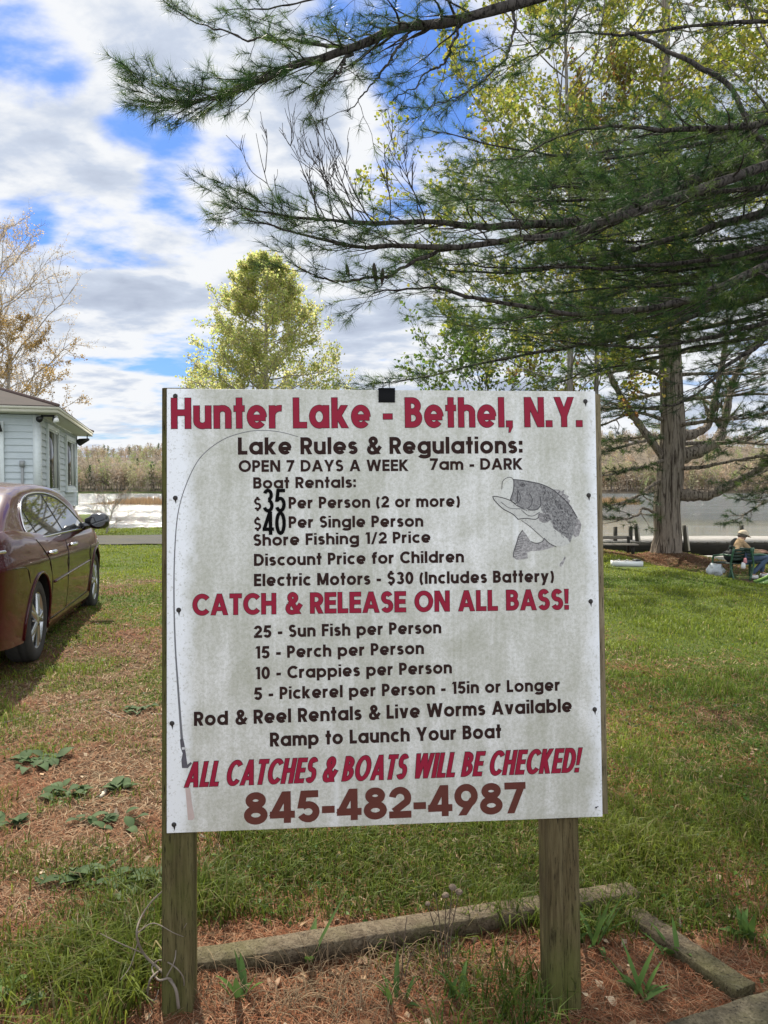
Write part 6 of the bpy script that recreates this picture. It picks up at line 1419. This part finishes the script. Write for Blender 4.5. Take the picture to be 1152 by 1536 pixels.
o = blob('plastic_bag', bagm.m, P(1075, 863, 15.3) + [0, .05, .10], (.155, .13, .14), 2, .42); tag(o, 'full white plastic bag on the ground by the green chair', 'bag')
b = MB(); a = np.linspace(0, 6.283, 25)[:-1]; rr1 = 1 + .12 * np.sin(a * 3 + 1); b.add(np.c_[.24 * rr1 * np.cos(a), .11 * rr1 * np.sin(a), np.full(24, .022)]); b.add(np.c_[.25 * rr1 * np.cos(a), .12 * rr1 * np.sin(a), np.full(24, .0)])
b.t.append(np.array([[0, k, k + 1] for k in range(1, 23)])); k_ = np.arange(24); b.q.append(np.stack([24 + k_, 24 + (k_ + 1) % 24, (k_ + 1) % 24, k_], 1)); o = b.build('black_patch', flat('patch_black', (.008, .008, .009), .8)); o.location = P(1086, 867, 15.0); o.location.z = gz(o.location.x, o.location.y) + .004; tag(o, 'flat black patch on the ground before the white bag', 'mat')  # flat black disc on the ground in front of the white bag
b = MB(); b.box((0, 0, .012), (.19, .10, .016), rotz(.15)); o = b.build('paper_sheet', flat('white_paper', (.8, .8, .78), .6), bevel=.003); o.location = P(1066, 868, 15.0); o.location.z = gz(o.location.x, o.location.y) + .004; tag(o, 'flat white packet lying on the straw in front of the black patch', 'packet')
# bright green curved plastic seat lying at the edge of view
TS = P(1158, 874, 14.4); TS[2] = gz(TS[0], TS[1]); tub = empty('garden_chair', TS, 'bright green curved plastic chair tipped over at the right edge', 'chair'); b = MB(); V = []
for q in np.linspace(0, 1, 16):
    c = np.array([-.26 + .75 * q, 0, .03 + .62 * q ** 1.5 * .75]); 
    for s_ in np.linspace(-1, 1, 9): V.append(c + np.array([.05 * (1 - s_ * s_), s_ * .17, -.05 * (1 - s_ * s_)]))
i = np.arange(15)[:, None]; j = np.arange(8)[None]; b.add(V, np.stack([i * 9 + j, (i + 1) * 9 + j, (i + 1) * 9 + j + 1, i * 9 + j + 1], -1).reshape(-1, 4)); o = b.build('shell', flat('deep_green_plastic', (.05, .12, .03), .4), tub, smooth=True); sol = o.modifiers.new('thick', 'SOLIDIFY'); sol.thickness = .012
for s_ in (0, 8): b = MB(); b.tube(np.array(V)[s_::9], .024, 8); b.build('rim', flat('lime_plastic', (.21, .36, .07), .35), tub, smooth=True)

# the person
def skin(name, J, E_, mt, parent, sub=2, root_j=None, loc=(0, 0, 0)):
    names = list(J); me = bpy.data.meshes.new(name); me.from_pydata([J[k][0] for k in names], [(names.index(a), names.index(c_)) for a, c_ in E_], [])
    o = bpy.data.objects.new(name, me); COL.objects.link(o); md = o.modifiers.new('s', 'SKIN'); md.use_smooth_shade = True
    for k, v in zip(names, me.skin_vertices[0].data): rr_ = J[k][1]; v.radius = (rr_, rr_) if np.isscalar(rr_) else rr_; v.use_root = (k == (root_j or names[0]))
    ms = o.modifiers.new('u', 'SUBSURF'); ms.levels = sub; ms.render_levels = sub
    fm = bpy.data.meshes.new_from_object(o.evaluated_get(bpy.context.evaluated_depsgraph_get())); fm.name = name; bpy.data.objects.remove(o)
    fm.materials.clear(); fo = link(name, fm, mt, parent, True); fo.location = loc; return fo
person = empty('person', FP, 'person in tan jacket, pale cap and jeans hunched forward on a chair by the water', 'person')
J = {'pelvis': ((-.03, .10, .43), .12), 'belly': ((-.08, .16, .54), .12), 'chest': ((-.07, .24, .66), .13), 'neck': ((.01, .31, .765), .055), 'head_base': ((.055, .335, .80), .075), 'head': ((.085, .35, .86), .088), 'crown': ((.085, .35, .905), .06),
     'nose': ((.165, .37, .845), .016), 'chin': ((.13, .36, .79), .035),
     'sh_n': ((-.02, .12, .70), .058), 'el_n': ((.14, .06, .52), .043), 'wr_n': ((.35, .13, .52), .028), 'pm_n': ((.41, .16, .525), .03), 'sh_f': ((.03, .42, .70), .058), 'el_f': ((.22, .42, .53), .043), 'wr_f': ((.39, .30, .54), .028), 'pm_f': ((.44, .26, .545), .03),
     'hip_n': ((.02, .02, .42), .085), 'kn_n': ((.42, -.02, .45), .058), 'an_n': ((.10, .0, .10), .038), 'to_n': ((.22, -.01, .045), .034), 'hip_f': ((.04, .19, .42), .085), 'kn_f': ((.45, .24, .46), .058), 'an_f': ((.42, .26, .10), .038), 'to_f': ((.57, .28, .045), .034)}
E_ = [('pelvis', 'belly'), ('belly', 'chest'), ('chest', 'neck'), ('neck', 'head_base'), ('head_base', 'head'), ('head', 'crown'), ('head', 'nose'), ('head_base', 'chin'), ('chest', 'sh_n'), ('sh_n', 'el_n'), ('el_n', 'wr_n'), ('wr_n', 'pm_n'), ('chest', 'sh_f'), ('sh_f', 'el_f'), ('el_f', 'wr_f'), ('wr_f', 'pm_f'), ('pelvis', 'hip_n'), ('hip_n', 'kn_n'), ('kn_n', 'an_n'), ('an_n', 'to_n'), ('pelvis', 'hip_f'), ('hip_f', 'kn_f'), ('kn_f', 'an_f'), ('an_f', 'to_f')]
Jb = {k: (v[0], v[1] * .86) for k, v in J.items()}
for sd_n in 'nf':
    w_ = np.array(J['pm_' + sd_n][0]); 
    for q, (dx, dy, dz, ln) in enumerate([(.8, -.35, .1, .06), (.9, -.1, .0, .075), (.92, .08, -.05, .08), (.9, .25, -.1, .075), (.8, .42, -.15, .06)]):
        d_ = unit(np.array([dx, dy, dz])); k1, k2 = f'f{sd_n}{q}a', f'f{sd_n}{q}b'; st_ = w_ + np.array([.012, (q - 2) * .016, 0])
        Jb[k1] = (tuple(st_ + d_ * ln * .55), .0085); Jb[k2] = (tuple(st_ + d_ * ln + np.array([0, 0, -.02])), .0075); E_ += [('pm_' + sd_n, k1), (k1, k2)]
skm = flat('skin', (.45, .26, .18), .5, .08, 20)
skin('body', Jb, E_, skm, person)
jk = M('tan_canvas'); jk.principled(jk.mix(jk.noise(9, 5, .6), (.27, .175, .09), (.42, .29, .16)), .85, jk.bump(jk.noise(14, 4), .6, .02)); jk = jk.m
jj = {k: (J[k][0], J[k][1] * 1.12) for k in ('belly', 'chest', 'sh_n', 'el_n', 'wr_n', 'sh_f', 'el_f', 'wr_f')}; jj['hem'] = ((-.05, .12, .44), .14); jj['collar'] = ((.0, .29, .745), .075)
skin('jacket', jj, [('hem', 'belly'), ('belly', 'chest'), ('chest', 'collar'), ('chest', 'sh_n'), ('sh_n', 'el_n'), ('el_n', 'wr_n'), ('chest', 'sh_f'), ('sh_f', 'el_f'), ('el_f', 'wr_f')], jk, person, root_j='hem')
jn = M('blue_denim'); jn.principled(jn.mix(jn.noise(8, 5, .6), (.035, .065, .13), (.12, .17, .25)), .85, jn.bump(jn.noise(20, 4), .5, .015)); jn = jn.m
lj = {k: (J[k][0], J[k][1] * 1.12) for k in ('hip_n', 'kn_n', 'an_n', 'hip_f', 'kn_f', 'an_f')}; lj['waist'] = ((-.03, .10, .42), .125)
skin('jeans', lj, [('waist', 'hip_n'), ('hip_n', 'kn_n'), ('kn_n', 'an_n'), ('waist', 'hip_f'), ('hip_f', 'kn_f'), ('kn_f', 'an_f')], jn, person, root_j='waist')
shm_ = flat('white_shoe', (.7, .7, .7), .5)
for q in 'nf': a_, t_ = np.array(J['an_' + q][0]), np.array(J['to_' + q][0]); skin('shoe', {'heel': (tuple(a_ + [-.03, 0, -.05]), .046), 'mid': (tuple((a_ + t_) / 2 + [0, 0, -.02]), .046), 'toe': (tuple(t_ + [0, 0, .0]), .038)}, [('heel', 'mid'), ('mid', 'toe')], shm_, person, root_j='mid')
capm = flat('pale_cap', (.60, .50, .37), .8, .1, 20)
b = MB(); rows_ = []
for q in np.linspace(0, 1, 8):
    a = np.linspace(0, 6.283, 21)[:-1]; rr_ = .100 * math.cos(q * math.pi / 2 * .98); rows_.append(np.c_[rr_ * 1.08 * np.cos(a), rr_ * np.sin(a), np.full(20, .095 * math.sin(q * math.pi / 2))])
rows_ = np.array(rows_); i = np.arange(7)[:, None]; j = np.arange(20)[None]; b.add(rows_.reshape(-1, 3), np.stack([i * 20 + j, i * 20 + (j + 1) % 20, (i + 1) * 20 + (j + 1) % 20, (i + 1) * 20 + j], -1).reshape(-1, 4))
cap = b.build('cap', capm, person, smooth=True); cap.location = (.085, .35, .865); cap.rotation_euler = (0, .3, .2)
b = MB(); V = []
for q in np.linspace(-1, 1, 9): V += [(.10 * math.cos(q * 1.1), .095 * math.sin(q * 1.1), .004), (.10 * math.cos(q * 1.1) + .075 * math.cos(q * .9), .10 * math.sin(q * 1.0), -.006)]
b.add(V, [[2 * k, 2 * k + 1, 2 * k + 3, 2 * k + 2] for k in range(8)]); v_ = b.build('visor', capm, cap, smooth=True); v_.modifiers.new('t', 'SOLIDIFY').thickness = .006
b = MB(); 
o = blob('hair', flat('grey_hair', (.10, .085, .07), .8, .3, 60), (.065, .345, .845), (.092, .094, .06), 4, .1, person, 3)
